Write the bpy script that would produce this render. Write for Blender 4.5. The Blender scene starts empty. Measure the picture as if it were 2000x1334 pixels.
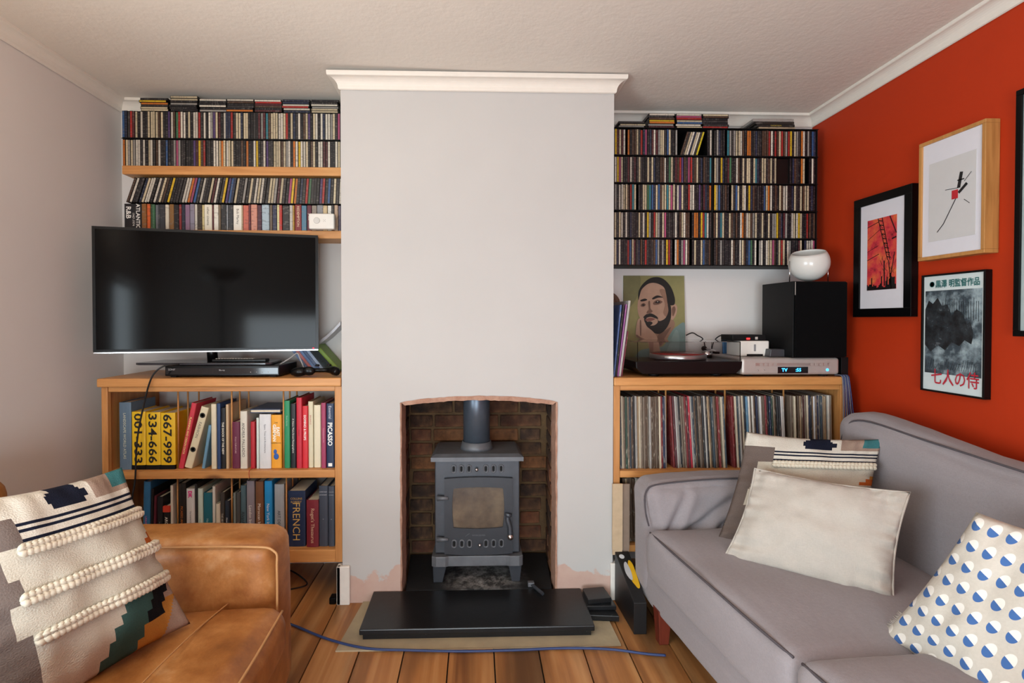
import bpy, bmesh, math, random
from math import radians, sin, cos, tan, pi, sqrt, atan2
from mathutils import Vector, Matrix, noise

RND = random.Random(11)
sc = bpy.context.scene
COL = sc.collection

# ------------------------------------------------------------------ camera
FPX, IW, IH = 1000.0, 2000, 1334
YAW, PIT, CH = radians(1.75), radians(0.8), 1.21
CX = 930 + FPX * tan(YAW) / cos(PIT)
CY = 625 + FPX * tan(PIT)
cam = bpy.data.cameras.new('camera')
cam.sensor_width = 36.0
cam.lens = FPX / IW * 36.0
cam.shift_x = (IW / 2 - CX) / IW
cam.shift_y = (CY - IH / 2) / IW
cam.clip_start = 0.05
cam_o = bpy.data.objects.new('camera', cam)
cam_o.location = (0, 0, CH)
cam_o.rotation_euler = (pi / 2 - PIT, 0, -YAW)
COL.objects.link(cam_o)
sc.camera = cam_o
C_F = Vector((sin(YAW) * cos(PIT), cos(YAW) * cos(PIT), -sin(PIT)))
C_R = Vector((cos(YAW), -sin(YAW), 0))
C_U = C_R.cross(C_F)

# ------------------------------------------------------------------ world, light, exposure
sc.view_settings.view_transform = 'Standard'
sc.view_settings.look = 'None'
sc.view_settings.gamma = 1.0
sc.view_settings.use_curve_mapping = False
sc.view_settings.exposure = 0.0
world = bpy.data.worlds.new('sky')
sc.world = world
world.use_nodes = True
world.node_tree.nodes['Background'].inputs[0].default_value = (0.72, 0.82, 1.0, 1)
world.node_tree.nodes['Background'].inputs[1].default_value = 3.0
REAR = -1.75                       # wall behind the camera
WIN = (-1.30, 0.30, 0.45, 1.55)     # window in the side wall nearer the camera: y0, y1, z0, z1
XWIN = -1.76
la = bpy.data.lights.new('window_daylight', 'AREA')
la.shape = 'RECTANGLE'
la.size = WIN[3] - WIN[2]
la.size_y = WIN[1] - WIN[0]
la.energy = 74
la.color = (0.80, 0.94, 1.0)
lo = bpy.data.objects.new('window_daylight', la)
lo.location = (XWIN - 0.03, (WIN[0] + WIN[1]) / 2, (WIN[2] + WIN[3]) / 2)
lo.rotation_euler = (0, -pi / 2, 0)          # faces into the room
COL.objects.link(lo)

ADDED_WIN = (-0.75, 0.55, 0.10, 1.25)     # added unseen opening behind the camera, set low to light the room low down: x0, x1, z0, z1
lb = bpy.data.lights.new('added_rear_daylight', 'AREA')
lb.shape = 'RECTANGLE'
lb.size = ADDED_WIN[1] - ADDED_WIN[0]
lb.size_y = ADDED_WIN[3] - ADDED_WIN[2]
lb.energy = 62
lb.color = (0.84, 0.95, 1.0)
lo2 = bpy.data.objects.new('added_rear_daylight', lb)
lo2.location = ((ADDED_WIN[0] + ADDED_WIN[1]) / 2, REAR - 0.03, (ADDED_WIN[2] + ADDED_WIN[3]) / 2)
lo2.rotation_euler = (pi / 2, 0, 0)          # faces into the room
COL.objects.link(lo2)

# ------------------------------------------------------------------ pixel -> place
def ray(px, py):
    return C_F + C_R * ((px - CX) / FPX) + C_U * ((CY - py) / FPX)
ORG = Vector((0, 0, CH))
def P(px, py, Y):
    d = ray(px, py); return ORG + d * (Y / d.y)
def PX(px, py, X):
    d = ray(px, py); return ORG + d * (X / d.x)
def PZ(px, py, z):
    d = ray(px, py); return ORG + d * ((z - CH) / d.z)

BW, CF, CABF, CDF = 2.56, 2.19, 2.195, 2.41
XL = P(241, 640, BW).x
XR = P(1583, 640, BW).x
CEIL = CH + 1.03
def ceil_z(x, y=BW):
    return CEIL + (0.02 * -x if x < 0 else 0.0) + 0.015 * (BW - y)      # an old ceiling, a little out of level

# ------------------------------------------------------------------ materials
MATS = {}
def srgb(r, g=None, b=None):
    if g is None:
        r, g, b = int(r[0:2], 16), int(r[2:4], 16), int(r[4:6], 16)
    f = lambda c: (c / 12.92 if c <= 0.04045 else ((c + 0.055) / 1.055) ** 2.4)
    return (f(r / 255), f(g / 255), f(b / 255), 1)

class NT:
    def __init__(s, name):
        s.m = bpy.data.materials.new(name); s.m.use_nodes = True
        s.t = s.m.node_tree; s.b = s.t.nodes['Principled BSDF']
    def n(s, typ, **kw):
        nd = s.t.nodes.new(typ)
        for k, v in kw.items(): setattr(nd, k, v)
        return nd
    def l(s, a, b): s.t.links.new(a, b)
    def val(s, op, a, b=None, c=None):
        nd = s.n('ShaderNodeMath', operation=op)
        for i, x in enumerate((a, b, c)):
            if x is None: continue
            if hasattr(x, 'links') or hasattr(x, 'is_linked'): s.l(x, nd.inputs[i])
            else: nd.inputs[i].default_value = x
        return nd.outputs[0]
    def mix(s, f, a, b, blend='MIX'):
        nd = s.n('ShaderNodeMix', data_type='RGBA', blend_type=blend)
        for i, x in ((0, f), (6, a), (7, b)):
            if hasattr(x, 'is_linked'): s.l(x, nd.inputs[i])
            else: nd.inputs[i].default_value = x
        return nd.outputs[2]
    def noise(s, scale, detail=3, rough=0.55, coord='Object', sc=(1, 1, 1), dist=0):
        tc = s.n('ShaderNodeTexCoord'); mp = s.n('ShaderNodeMapping'); nz = s.n('ShaderNodeTexNoise')
        mp.inputs['Scale'].default_value = sc
        s.l(tc.outputs[coord], mp.inputs[0]); s.l(mp.outputs[0], nz.inputs['Vector'])
        nz.inputs['Scale'].default_value = scale; nz.inputs['Detail'].default_value = detail
        nz.inputs['Roughness'].default_value = rough; nz.inputs['Distortion'].default_value = dist
        return nz.outputs[0]
    def ramp(s, f, stops):
        r = s.n('ShaderNodeValToRGB'); cr = r.color_ramp
        cr.elements[0].position, cr.elements[0].color = stops[0]
        cr.elements[1].position, cr.elements[1].color = stops[-1]
        for p, c in stops[1:-1]:
            e = cr.elements.new(p); e.color = c
        s.l(f, r.inputs[0]); return r.outputs[0]
    def bump(s, h, strength, dist=0.01):
        b = s.n('ShaderNodeBump'); b.inputs['Strength'].default_value = strength
        b.inputs['Distance'].default_value = dist
        s.l(h, b.inputs['Height']); s.l(b.outputs[0], s.b.inputs['Normal'])
    def set(s, color=None, rough=None, metal=None, spec=None):
        if color is not None:
            if hasattr(color, 'is_linked'): s.l(color, s.b.inputs['Base Color'])
            else: s.b.inputs['Base Color'].default_value = color
        if rough is not None: s.b.inputs['Roughness'].default_value = rough
        if metal is not None: s.b.inputs['Metallic'].default_value = metal
        if spec is not None: s.b.inputs['Specular IOR Level'].default_value = spec

def plain(name, hexc, rough=0.5, metal=0.0, var=0.08, bump=0.0, scale=30, spec=0.5):
    """one colour with a faint mottling of its own and optional fine relief"""
    if name in MATS: return MATS[name]
    t = NT(name); c = srgb(hexc)
    f = t.noise(scale)
    d = tuple(max(0, x * (1 - var * 2)) for x in c[:3]) + (1,)
    t.set(t.mix(f, d, tuple(min(1, x * (1 + var)) for x in c[:3]) + (1,)), rough, metal, spec)
    if bump: t.bump(t.noise(scale * 4), bump, 0.004)
    MATS[name] = t.m; return t.m

def wood(name, light, dark, axis, rough=0.45, knots=True, gscale=1.0):
    t = NT(name)
    s = {'x': (1.2, 16, 16), 'y': (16, 1.2, 16), 'z': (16, 16, 1.2)}[axis]
    oi = t.n('ShaderNodeObjectInfo')
    tc = t.n('ShaderNodeTexCoord'); ad = t.n('ShaderNodeVectorMath', operation='ADD')
    cb = t.n('ShaderNodeCombineXYZ')
    r10 = t.val('MULTIPLY', oi.outputs['Random'], 9.0)
    for i in range(3): t.l(r10, cb.inputs[i])
    t.l(tc.outputs['Object'], ad.inputs[0]); t.l(cb.outputs[0], ad.inputs[1])
    mp = t.n('ShaderNodeMapping'); mp.inputs['Scale'].default_value = s
    t.l(ad.outputs[0], mp.inputs[0])
    nz = t.n('ShaderNodeTexNoise'); nz.inputs['Scale'].default_value = 2.2 * gscale
    nz.inputs['Detail'].default_value = 6; nz.inputs['Roughness'].default_value = 0.62
    nz.inputs['Distortion'].default_value = 0.6
    t.l(mp.outputs[0], nz.inputs['Vector'])
    c = t.ramp(nz.outputs[0], [(0.28, srgb(dark)), (0.62, srgb(light))])
    if knots:
        vo = t.n('ShaderNodeTexVoronoi'); vo.inputs['Scale'].default_value = 2.3
        mp2 = t.n('ShaderNodeMapping'); s2 = {'x': (.6, 1.6, 1.6), 'y': (1.6, .6, 1.6), 'z': (1.6, 1.6, .6)}[axis]
        mp2.inputs['Scale'].default_value = s2
        t.l(ad.outputs[0], mp2.inputs[0]); t.l(mp2.outputs[0], vo.inputs['Vector'])
        k = t.ramp(vo.outputs['Distance'], [(0.03, (0.35, 0.3, 0.28, 1)), (0.075, (1, 1, 1, 1))])
        c = t.mix(1.0, c, k, 'MULTIPLY')
    t.set(c, rough); t.bump(nz.outputs[0], 0.12, 0.003)
    MATS[name] = t.m; return t.m

def objcol(name, rough=0.5, marks=0.0, mscale=(60, 60, 220), spec=0.5, worn=0.0, wcol='d8cdb8', mottle=0.25):
    """takes the colour that each object carries; optional printed marks and worn flecks"""
    t = NT(name); oi = t.n('ShaderNodeObjectInfo'); c = oi.outputs['Color']
    f = t.noise(38, 3)
    c = t.mix(t.val('MULTIPLY', f, mottle), c, (0.0, 0.0, 0.0, 1))
    tc = t.n('ShaderNodeTexCoord'); ad = t.n('ShaderNodeVectorMath', operation='ADD')
    cb = t.n('ShaderNodeCombineXYZ'); r = t.val('MULTIPLY', oi.outputs['Random'], 37.0)
    for i in range(3): t.l(r, cb.inputs[i])
    t.l(tc.outputs['Object'], ad.inputs[0]); t.l(cb.outputs[0], ad.inputs[1])
    if marks:
        mp = t.n('ShaderNodeMapping'); mp.inputs['Scale'].default_value = mscale
        t.l(ad.outputs[0], mp.inputs[0])
        nz = t.n('ShaderNodeTexNoise'); nz.inputs['Scale'].default_value = 1.0; nz.inputs['Detail'].default_value = 1
        t.l(mp.outputs[0], nz.inputs['Vector'])
        m = t.val('GREATER_THAN', nz.outputs[0], 0.61)
        # printing reads dark on light spines and light on dark ones
        hs = t.n('ShaderNodeRGBToBW'); t.l(oi.outputs['Color'], hs.inputs[0])
        lum = t.val('GREATER_THAN', hs.outputs[0], 0.18)
        ink = t.mix(lum, (0.20, 0.18, 0.16, 1), (0.05, 0.04, 0.04, 1))
        c = t.mix(t.val('MULTIPLY', m, marks), c, ink)
    if worn:
        mp = t.n('ShaderNodeMapping'); mp.inputs['Scale'].default_value = (260, 260, 30)
        t.l(ad.outputs[0], mp.inputs[0])
        nz = t.n('ShaderNodeTexNoise'); nz.inputs['Scale'].default_value = 1.0; nz.inputs['Detail'].default_value = 4
        t.l(mp.outputs[0], nz.inputs['Vector'])
        m = t.val('GREATER_THAN', nz.outputs[0], 0.62)
        c = t.mix(t.val('MULTIPLY', m, worn), c, srgb(wcol))
    t.set(c, rough, spec=spec); MATS[name] = t.m; return t.m

def plaster(name, hexc, bumps, bscale, patches=None, rough=0.85):
    t = NT(name)
    c = t.mix(t.noise(3.5, 4), srgb(hexc), tuple(x * 0.93 for x in srgb(hexc)[:3]) + (1,))
    if patches:
        tc = t.n('ShaderNodeTexCoord'); sp = t.n('ShaderNodeSeparateXYZ'); t.l(tc.outputs['Object'], sp.inputs[0])
        nz = t.noise(5.5, 5, 0.6)
        # bare pink plaster where the paint came off low down
        edge = t.val('ADD', t.val('MULTIPLY', sp.outputs[2], -4.2), t.val('MULTIPLY', nz, 1.9))
        m = t.ramp(edge, [(0.40, (0, 0, 0, 1)), (0.47, (1, 1, 1, 1))])
        c = t.mix(m, c, t.mix(t.noise(14, 4), srgb('b9978a'), srgb('cbb3a6')))
    t.set(c, rough, spec=0.3)
    t.bump(t.noise(bscale, 6, 0.6), bumps, 0.01)
    MATS[name] = t.m; return t.m

M_WALL = plaster('white_plaster', 'ddd8d4', 0.10, 9)
M_BREAST = plaster('breast_plaster', 'c1bfbc', 0.08, 7, patches=True)
M_RED = plaster('red_paint', 'b6330c', 0.06, 12, rough=0.6)
M_CEIL = plaster('textured_ceiling', 'e2dbd1', 0.16, 42)
M_COR = plain('cornice_paint', 'e2dcd2', 0.6, var=0.03)
M_WHITE = plain('white_gloss', 'e4e0d8', 0.4, var=0.05)
M_PINE = wood('pine', 'cf9558', 'b0733a', 'x')
M_PINEZ = wood('pine_upright', 'c98f54', 'aa7038', 'z')
M_OAK = wood('oak_frame', 'c08a4e', '9c6a36', 'z', knots=False)
M_MAHOG = wood('dark_leg', '6b2a1a', '4a1a10', 'z', knots=False)
M_BLACK = plain('black_plastic', '070708', 0.3, var=0.1, spec=0.25)
M_BLACKM = plain('black_matt', '0b0b0c', 0.6, var=0.12, spec=0.25)
M_CASE = plain('cd_case', '100f0f', 0.35, var=0.15, spec=0.3)
M_CDSPINE = objcol('cd_spine', 0.4, marks=0.38, mscale=(30, 30, 260))
M_CDFLAT = objcol('cd_spine_flat', 0.4, marks=0.6, mscale=(260, 30, 30))
M_COVER = objcol('book_cover', 0.5, mottle=0.15)
M_BOXSET = objcol('boxset_cover', 0.42, marks=0.35, mscale=(40, 40, 120))
M_SLEEVE = objcol('record_sleeve', 0.55, worn=0.3, mottle=0.3)
M_PAGES = plain('page_paper', 'd9cdb4', 0.8, var=0.1, scale=120)
M_CHROME = plain('chrome', 'c8c8ca', 0.18, 1.0, var=0.02)
M_SILVER = plain('brushed_silver', 'b8b0aa', 0.38, 0.35, var=0.05)
M_IRON = plain('stove_iron', '43474e', 0.40, 0.3, var=0.14, bump=0.08, scale=24)
M_IRON2 = plain('stove_iron_dusty', '6a6d72', 0.5, 0.3, var=0.2, bump=0.12, scale=18)
M_DARKHOLE = plain('soot_dark', '060606', 0.9, var=0.1)
M_WIRE = plain('black_cable', '0e0e10', 0.45)
M_BLUEWIRE = plain('blue_cable', '2c3f6e', 0.5)

# ------------------------------------------------------------------ objects
def tag(o, label, cat, group=None):
    o['label'] = label; o['category'] = cat
    if group: o['group'] = group
    return o
def struct(o):
    o['kind'] = 'structure'; return o
def empty(name, loc=(0, 0, 0), rz=0.0):
    o = bpy.data.objects.new(name, None); o.location = loc; o.rotation_euler = (0, 0, rz)
    o.empty_display_size = 0.05
    COL.objects.link(o); return o
def link(name, me, parent=None, loc=None, rot=None, color=None, scale=None):
    o = bpy.data.objects.new(name, me)
    COL.objects.link(o)
    if parent is not None: o.parent = parent
    if loc is not None: o.location = loc
    if rot is not None: o.rotation_euler = rot
    if scale is not None: o.scale = scale
    if color is not None: o.color = color
    return o

class MB:
    """collects shapes for ONE mesh"""
    def __init__(s): s.v = []; s.f = []; s.m = []; s.sm = []
    def add(s, vs, fs, mi=0, smooth=False):
        k = len(s.v); s.v += [tuple(v) for v in vs]
        for f in fs: s.f.append(tuple(k + i for i in f)); s.m.append(mi); s.sm.append(smooth)
        return s
    def box(s, a, b, mi=0, M=None):
        x0, y0, z0 = a; x1, y1, z1 = b
        vs = [Vector(p) for p in ((x0, y0, z0), (x1, y0, z0), (x1, y1, z0), (x0, y1, z0), (x0, y0, z1), (x1, y0, z1), (x1, y1, z1), (x0, y1, z1))]
        if M: vs = [M @ v for v in vs]
        return s.add(vs, [(0, 3, 2, 1), (4, 5, 6, 7), (0, 1, 5, 4), (1, 2, 6, 5), (2, 3, 7, 6), (3, 0, 4, 7)], mi)
    def prism(s, pts, a, b, axis='y', mi=0, caps=True):
        """2-D outline swept along an axis; pts are (x,z) for y, (x,y) for z, (y,z) for x"""
        def mk(p, t): return {'y': (p[0], t, p[1]), 'z': (p[0], p[1], t), 'x': (t, p[0], p[1])}[axis]
        n = len(pts); vs = [mk(p, a) for p in pts] + [mk(p, b) for p in pts]
        fs = [(i, (i + 1) % n, n + (i + 1) % n, n + i) for i in range(n)]
        if caps: fs += [tuple(range(n))[::-1], tuple(range(n, 2 * n))]
        return s.add(vs, fs, mi)
    def tube(s, pts, r, n=8, mi=0, closed=False, smooth=True):
        pts = [Vector(p) for p in pts]; k = len(pts)
        rs = r if isinstance(r, (list, tuple)) else [r] * k
        ref = Vector((0.13, 0.31, 0.94)); rings = []
        for i, p in enumerate(pts):
            if closed: t = pts[(i + 1) % k] - pts[i - 1]
            else: t = pts[min(i + 1, k - 1)] - pts[max(i - 1, 0)]
            t.normalize(); a = t.cross(ref)
            if a.length < 1e-3: a = t.cross(Vector((1, 0, 0)))
            a.normalize(); b = t.cross(a)
            rings.append([p + (a * cos(2 * pi * j / n) + b * sin(2 * pi * j / n)) * rs[i] for j in range(n)])
        vs = [v for g in rings for v in g]; fs = []
        for i in range(k if closed else k - 1):
            i2 = (i + 1) % k
            for j in range(n):
                j2 = (j + 1) % n
                fs.append((i * n + j, i * n + j2, i2 * n + j2, i2 * n + j))
        if not closed: fs += [tuple(range(n))[::-1], tuple(range((k - 1) * n, k * n))]
        return s.add(vs, fs, mi, smooth)
    def lathe(s, prof, n=24, c=(0, 0, 0), mi=0, M=None, smooth=True):
        """profile (r,z) turned about z through c"""
        vs = []; k = len(prof)
        for r, z in prof:
            for j in range(n):
                v = Vector((c[0] + r * cos(2 * pi * j / n), c[1] + r * sin(2 * pi * j / n), c[2] + z))
                vs.append(M @ v if M else v)
        fs = [(i * n + j, i * n + (j + 1) % n, (i + 1) * n + (j + 1) % n, (i + 1) * n + j) for i in range(k - 1) for j in range(n)]
        if prof[0][0] > 1e-6: fs.append(tuple(range(n))[::-1])
        if prof[-1][0] > 1e-6: fs.append(tuple(range((k - 1) * n, k * n)))
        return s.add(vs, fs, mi, smooth)
    def ball(s, c, r, n=8, mi=0):
        c = Vector(c); r = Vector(r) if not isinstance(r, (int, float)) else Vector((r, r, r))
        vs = [c + Vector((0, 0, -r.z))]; m = n // 2
        for i in range(1, m):
            a = -pi / 2 + pi * i / m
            for j in range(n): vs.append(c + Vector((r.x * cos(a) * cos(2 * pi * j / n), r.y * cos(a) * sin(2 * pi * j / n), r.z * sin(a))))
        vs.append(c + Vector((0, 0, r.z))); fs = []
        for j in range(n): fs.append((0, 1 + (j + 1) % n, 1 + j))
        for i in range(m - 2):
            for j in range(n):
                a = 1 + i * n; fs.append((a + j, a + (j + 1) % n, a + n + (j + 1) % n, a + n + j))
        a = 1 + (m - 2) * n
        for j in range(n): fs.append((a + j, a + (j + 1) % n, len(vs) - 1))
        return s.add(vs, fs, mi, True)
    def mesh(s, name, mats):
        me = bpy.data.meshes.new(name); me.from_pydata(s.v, [], s.f)
        for m in (mats if isinstance(mats, (list, tuple)) else [mats]): me.materials.append(m)
        me.polygons.foreach_set('material_index', s.m)
        me.polygons.foreach_set('use_smooth', s.sm)
        me.update(); return me
    def build(s, name, mats, parent=None, bevel=0.0, seg=2, loc=None, rot=None, color=None):
        me = s.mesh(name, mats)
        bm = bmesh.new(); bm.from_mesh(me)
        bmesh.ops.recalc_face_normals(bm, faces=bm.faces)
        if bevel:
            ed = [e for e in bm.edges if len(e.link_faces) == 2 and e.calc_face_angle(0) > 0.5]
            bmesh.ops.bevel(bm, geom=ed, offset=bevel, segments=seg, affect='EDGES', profile=0.5, clamp_overlap=True)
        bm.to_mesh(me); bm.free()
        return link(name, me, parent, loc, rot, color)

def fbox(px0, px1, py0, py1, Yf, Yb, mb=None, mi=0):
    """box whose front face at depth Yf covers a rectangle of the photograph"""
    a = P(px0, (py0 + py1) / 2, Yf); b = P(px1, (py0 + py1) / 2, Yf)
    z1 = P((px0 + px1) / 2, py0, Yf).z; z0 = P((px0 + px1) / 2, py1, Yf).z
    mb = mb or MB(); mb.box((a.x, Yf, z0), (b.x, Yb, z1), mi); return mb

TXT = {}
def text_mesh(s, h, maxw=None, bold=0.0, stretch=None):
    """flat lettering, capital height h, centred on its own box"""
    c = bpy.data.curves.new('lettering', 'FONT'); c.body = s; c.resolution_u = 2; c.size = h / 0.7
    if bold: c.offset = bold * h
    o = bpy.data.objects.new('lettering', c)
    me = bpy.data.meshes.new_from_object(o); me.name = 'lettering'
    bpy.data.objects.remove(o); bpy.data.curves.remove(c)
    if len(me.vertices):
        xs = [v.co.x for v in me.vertices]; ys = [v.co.y for v in me.vertices]
        mx, my = (min(xs) + max(xs)) / 2, (min(ys) + max(ys)) / 2
        k = 1.0
        if maxw and max(xs) - min(xs) > maxw: k = maxw / (max(xs) - min(xs))
        if stretch: k = stretch / (max(xs) - min(xs))
        for v in me.vertices: v.co = Vector(((v.co.x - mx) * k, v.co.y - my, 0))
    return me
def lettering(s, h, mat, parent, loc, down=False, maxw=None, rot=None, name='lettering', bold=0.0, stretch=None):
    """text facing -y; down = reading from top to bottom"""
    me = text_mesh(s, h, maxw, bold, stretch); me.materials.append(mat)
    o = link(name, me, parent, loc)
    if rot is not None: o.rotation_euler = rot
    else: o.rotation_euler = (pi / 2, pi / 2, 0) if down else (pi / 2, 0, 0)
    return o

def smooth_loop(pts, n=6):
    out = []; k = len(pts)
    for i in range(k):
        p0, p1, p2, p3 = [Vector(pts[(i + j - 1) % k]) for j in range(4)]
        for j in range(n):
            t = j / n
            out.append(0.5 * ((2 * p1) + (p2 - p0) * t + (2 * p0 - 5 * p1 + 4 * p2 - p3) * t * t + (3 * p1 - p0 - 3 * p2 + p3) * t ** 3))
    return out
def spline(pts, n=8):
    pts = [Vector(p) for p in pts]; out = []
    for i in range(len(pts) - 1):
        p0, p1, p2, p3 = pts[max(i - 1, 0)], pts[i], pts[i + 1], pts[min(i + 2, len(pts) - 1)]
        for j in range(n):
            t = j / n
            out.append(0.5 * ((2 * p1) + (p2 - p0) * t + (2 * p0 - 5 * p1 + 4 * p2 - p3) * t * t + (3 * p1 - p0 - 3 * p2 + p3) * t ** 3))
    out.append(pts[-1]); return out

def softbox(size, r, cuts=10, puff=(0, 0, 0), wrinkle=0.0, wscale=6.0, seed=0.0):
    """rounded, slightly swollen upholstery block centred on the origin; returns mesh data"""
    h = Vector(size) * 0.5; bm = bmesh.new(); bmesh.ops.create_cube(bm, size=2.0)
    bmesh.ops.subdivide_edges(bm, edges=bm.edges[:], cuts=cuts, use_grid_fill=True)
    for v in bm.verts:
        u = v.co.copy()
        # crowd the vertices towards the edges so that the rounding is smooth
        w = Vector([math.copysign(abs(c) ** 0.72, c) for c in u])
        p = Vector((w.x * h.x, w.y * h.y, w.z * h.z))
        q = Vector([max(-(h[i] - r), min(h[i] - r, p[i])) for i in range(3)])
        d = p - q
        if d.length > 1e-6: p = q + d.normalized() * r
        for i in range(3):
            j, k = (i + 1) % 3, (i + 2) % 3
            if abs(u[i]) > 0.999:
                p[i] += math.copysign(puff[i] * (1 - u[j] ** 2) * (1 - u[k] ** 2), u[i])
        if wrinkle:
            nv = noise.noise_vector(p * wscale + Vector((seed, seed * 2, seed * 3)))
            p += nv * wrinkle
            p += noise.noise_vector(p * wscale * 2.7 + Vector((seed, 1, 2))) * wrinkle * 0.4
        v.co = p
    for f in bm.faces: f.smooth = True
    me = bpy.data.meshes.new('upholstery'); bm.to_mesh(me); bm.free(); return me
# ================================================================== the room
XCL, XCR = P(667, 640, CF).x, P(1198, 640, CF).x       # chimney breast sides
HZ = 0.05                                             # top of the slate hearth

def wall(name, a, b, mat):
    return struct(MB().box(a, b).build(name, mat))
wall('wall_back', (XL - 0.1, BW, -0.05), (XR + 0.1, BW + 0.1, CEIL + 0.1), M_WALL)
wall('wall_right', (XR, REAR - 0.1, -0.05), (XR + 0.1, BW + 0.1, CEIL + 0.1), M_RED)
m = MB(); x0, x1, z0, z1 = ADDED_WIN
m.box((XL - .1, REAR - .1, -.05), (x0, REAR, CEIL + .1)); m.box((x1, REAR - .1, -.05), (XR + .1, REAR, CEIL + .1))
m.box((x0, REAR - .1, -.05), (x1, REAR, z0)); m.box((x0, REAR - .1, z1), (x1, REAR, CEIL + .1))
struct(m.build('wall_rear', M_WALL))
m = MB(); t = 0.05; yo = REAR - .1
m.box((x0, yo, z0), (x0 + t, yo + .04, z1)); m.box((x1 - t, yo, z0), (x1, yo + .04, z1))
m.box((x0 + t, yo, z0), (x1 - t, yo + .04, z0 + t)); m.box((x0 + t, yo, z1 - t), (x1 - t, yo + .04, z1))
struct(m.build('added_window', M_WHITE))  # frame of the added light opening behind the camera
# the side wall with the window that lights the room
m = MB(); y0, y1, z0, z1 = WIN; xo = XL - .1
m.box((xo, REAR - .1, -.05), (XL, y0, CEIL + .1)); m.box((xo, y1, -.05), (XL, BW + .1, CEIL + .1))
m.box((xo, y0, -.05), (XL, y1, z0)); m.box((xo, y0, z1), (XL, y1, CEIL + .1))
struct(m.build('wall_left', M_WALL))
m = MB(); t = 0.05
m.box((xo, y0, z0), (xo + .04, y0 + t, z1)); m.box((xo, y1 - t, z0), (xo + .04, y1, z1))
m.box((xo, y0 + t, z0), (xo + .04, y1 - t, z0 + t)); m.box((xo, y0 + t, z1 - t), (xo + .04, y1 - t, z1))
struct(m.build('window_1', M_WHITE))
# added uplighter, out of view, put in to brighten the ceiling
up = empty('added_uplighter', (-1.05, .30, 0)); tag(up, 'added tall black uplighter, out of view, to brighten the ceiling', 'floor lamp')
MB().lathe([(0, 0), (.13, 0), (.13, .015), (.02, .025), (0, .025)], 24).build('base', M_BLACKM, up)
MB().tube([(0, 0, .02), (0, 0, 1.5)], .012, 10).build('pole', M_BLACKM, up)
MB().lathe([(.02, 1.49), (.09, 1.52), (.16, 1.60), (.165, 1.60), (.10, 1.51), (.02, 1.475), (.02, 1.49)], 28).build('bowl', M_WHITE, up)
lu = bpy.data.lights.new('added_uplighter_light', 'AREA'); lu.shape = 'DISK'; lu.size = .22; lu.energy = 27; lu.color = (1.0, .86, .70)
ob = bpy.data.objects.new('added_uplighter_light', lu); ob.location = (0, 0, 1.61); ob.rotation_euler = (pi, 0, 0); ob.parent = up; COL.objects.link(ob)

# ceiling
m = MB(); xs = [XL - .1, -1.2, -.6, 0, .6, 1.2, XR + .1]; k = len(xs)
vs = [(x, y, ceil_z(x, y)) for y in (REAR - .1, BW + .1) for x in xs] + [(x, y, CEIL + .25) for y in (REAR - .1, BW + .1) for x in xs]
fs = [(i, i + 1, k + i + 1, k + i) for i in range(k - 1)] + [(2 * k + i, 3 * k + i, 3 * k + i + 1, 2 * k + i + 1) for i in range(k - 1)]
m.add(vs, fs); struct(m.build('ceiling', M_CEIL))

# coving: concave profile swept round the walls
COVE = [(o * .65, z * .68) for o, z in [(0.004, -0.082), (0.012, -0.078), (0.014, -0.070)] + [(0.014 + 0.052 * (1 - cos(a)), -0.070 + 0.052 * sin(a)) for a in [i * pi / 14 for i in range(1, 8)]] + [(0.070, -0.016), (0.072, -0.004), (0.072, 0.01)]]
def coving(name, path, ztop=None):
    """path(out) -> list of plan points for one profile offset"""
    m = MB(); rows = [[(x, y, (ceil_z(x, y) if ztop is None else ztop) + z) for x, y in path(o)] for o, z in COVE]
    k = len(rows[0]); vs = [p for r in rows for p in r]
    fs = [(i * k + j, i * k + j + 1, (i + 1) * k + j + 1, (i + 1) * k + j) for i in range(len(rows) - 1) for j in range(k - 1)]
    m.add(vs, fs, 0, False); o = m.build(name, M_COR); return struct(o)
coving('trim_1', lambda o: [(XL + o, REAR), (XL + o, BW - o), (XCL, BW - o)])
coving('trim_2', lambda o: [(XCR, BW - o), (XR - o, BW - o), (XR - o, REAR)])
coving('trim_3', lambda o: [(XCL - o, BW), (XCL - o, CF - o), (XCR + o, CF - o), (XCR + o, BW)], CEIL - .006)

# ---- chimney breast with its arched opening
OL, OR = P(783, 980, CF).x, P(1087, 980, CF).x
OZ, OZM = P(930, 786, CF).z, P(930, 775, CF).z
arch = []
for i in range(13):
    t = i / 12; arch.append((OL + (OR - OL) * t, OZ + (OZM - OZ) * (1 - (2 * t - 1) ** 2)))
pts = [(XCL, 0), (OL, 0)] + arch + [(OR, 0), (XCR, 0), (XCR, CEIL + .03), (XCL, CEIL + .03)]
m = MB(); m.prism(pts, CF, CF + 0.10, 'y')
m.box((XCL, CF + 0.10, 0), (XCL + 0.10, BW, CEIL + .03)); m.box((XCR - 0.10, CF + 0.10, 0), (XCR, BW, CEIL + .03))
breast = struct(m.build('wall_chimney_breast', M_BREAST))
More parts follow.
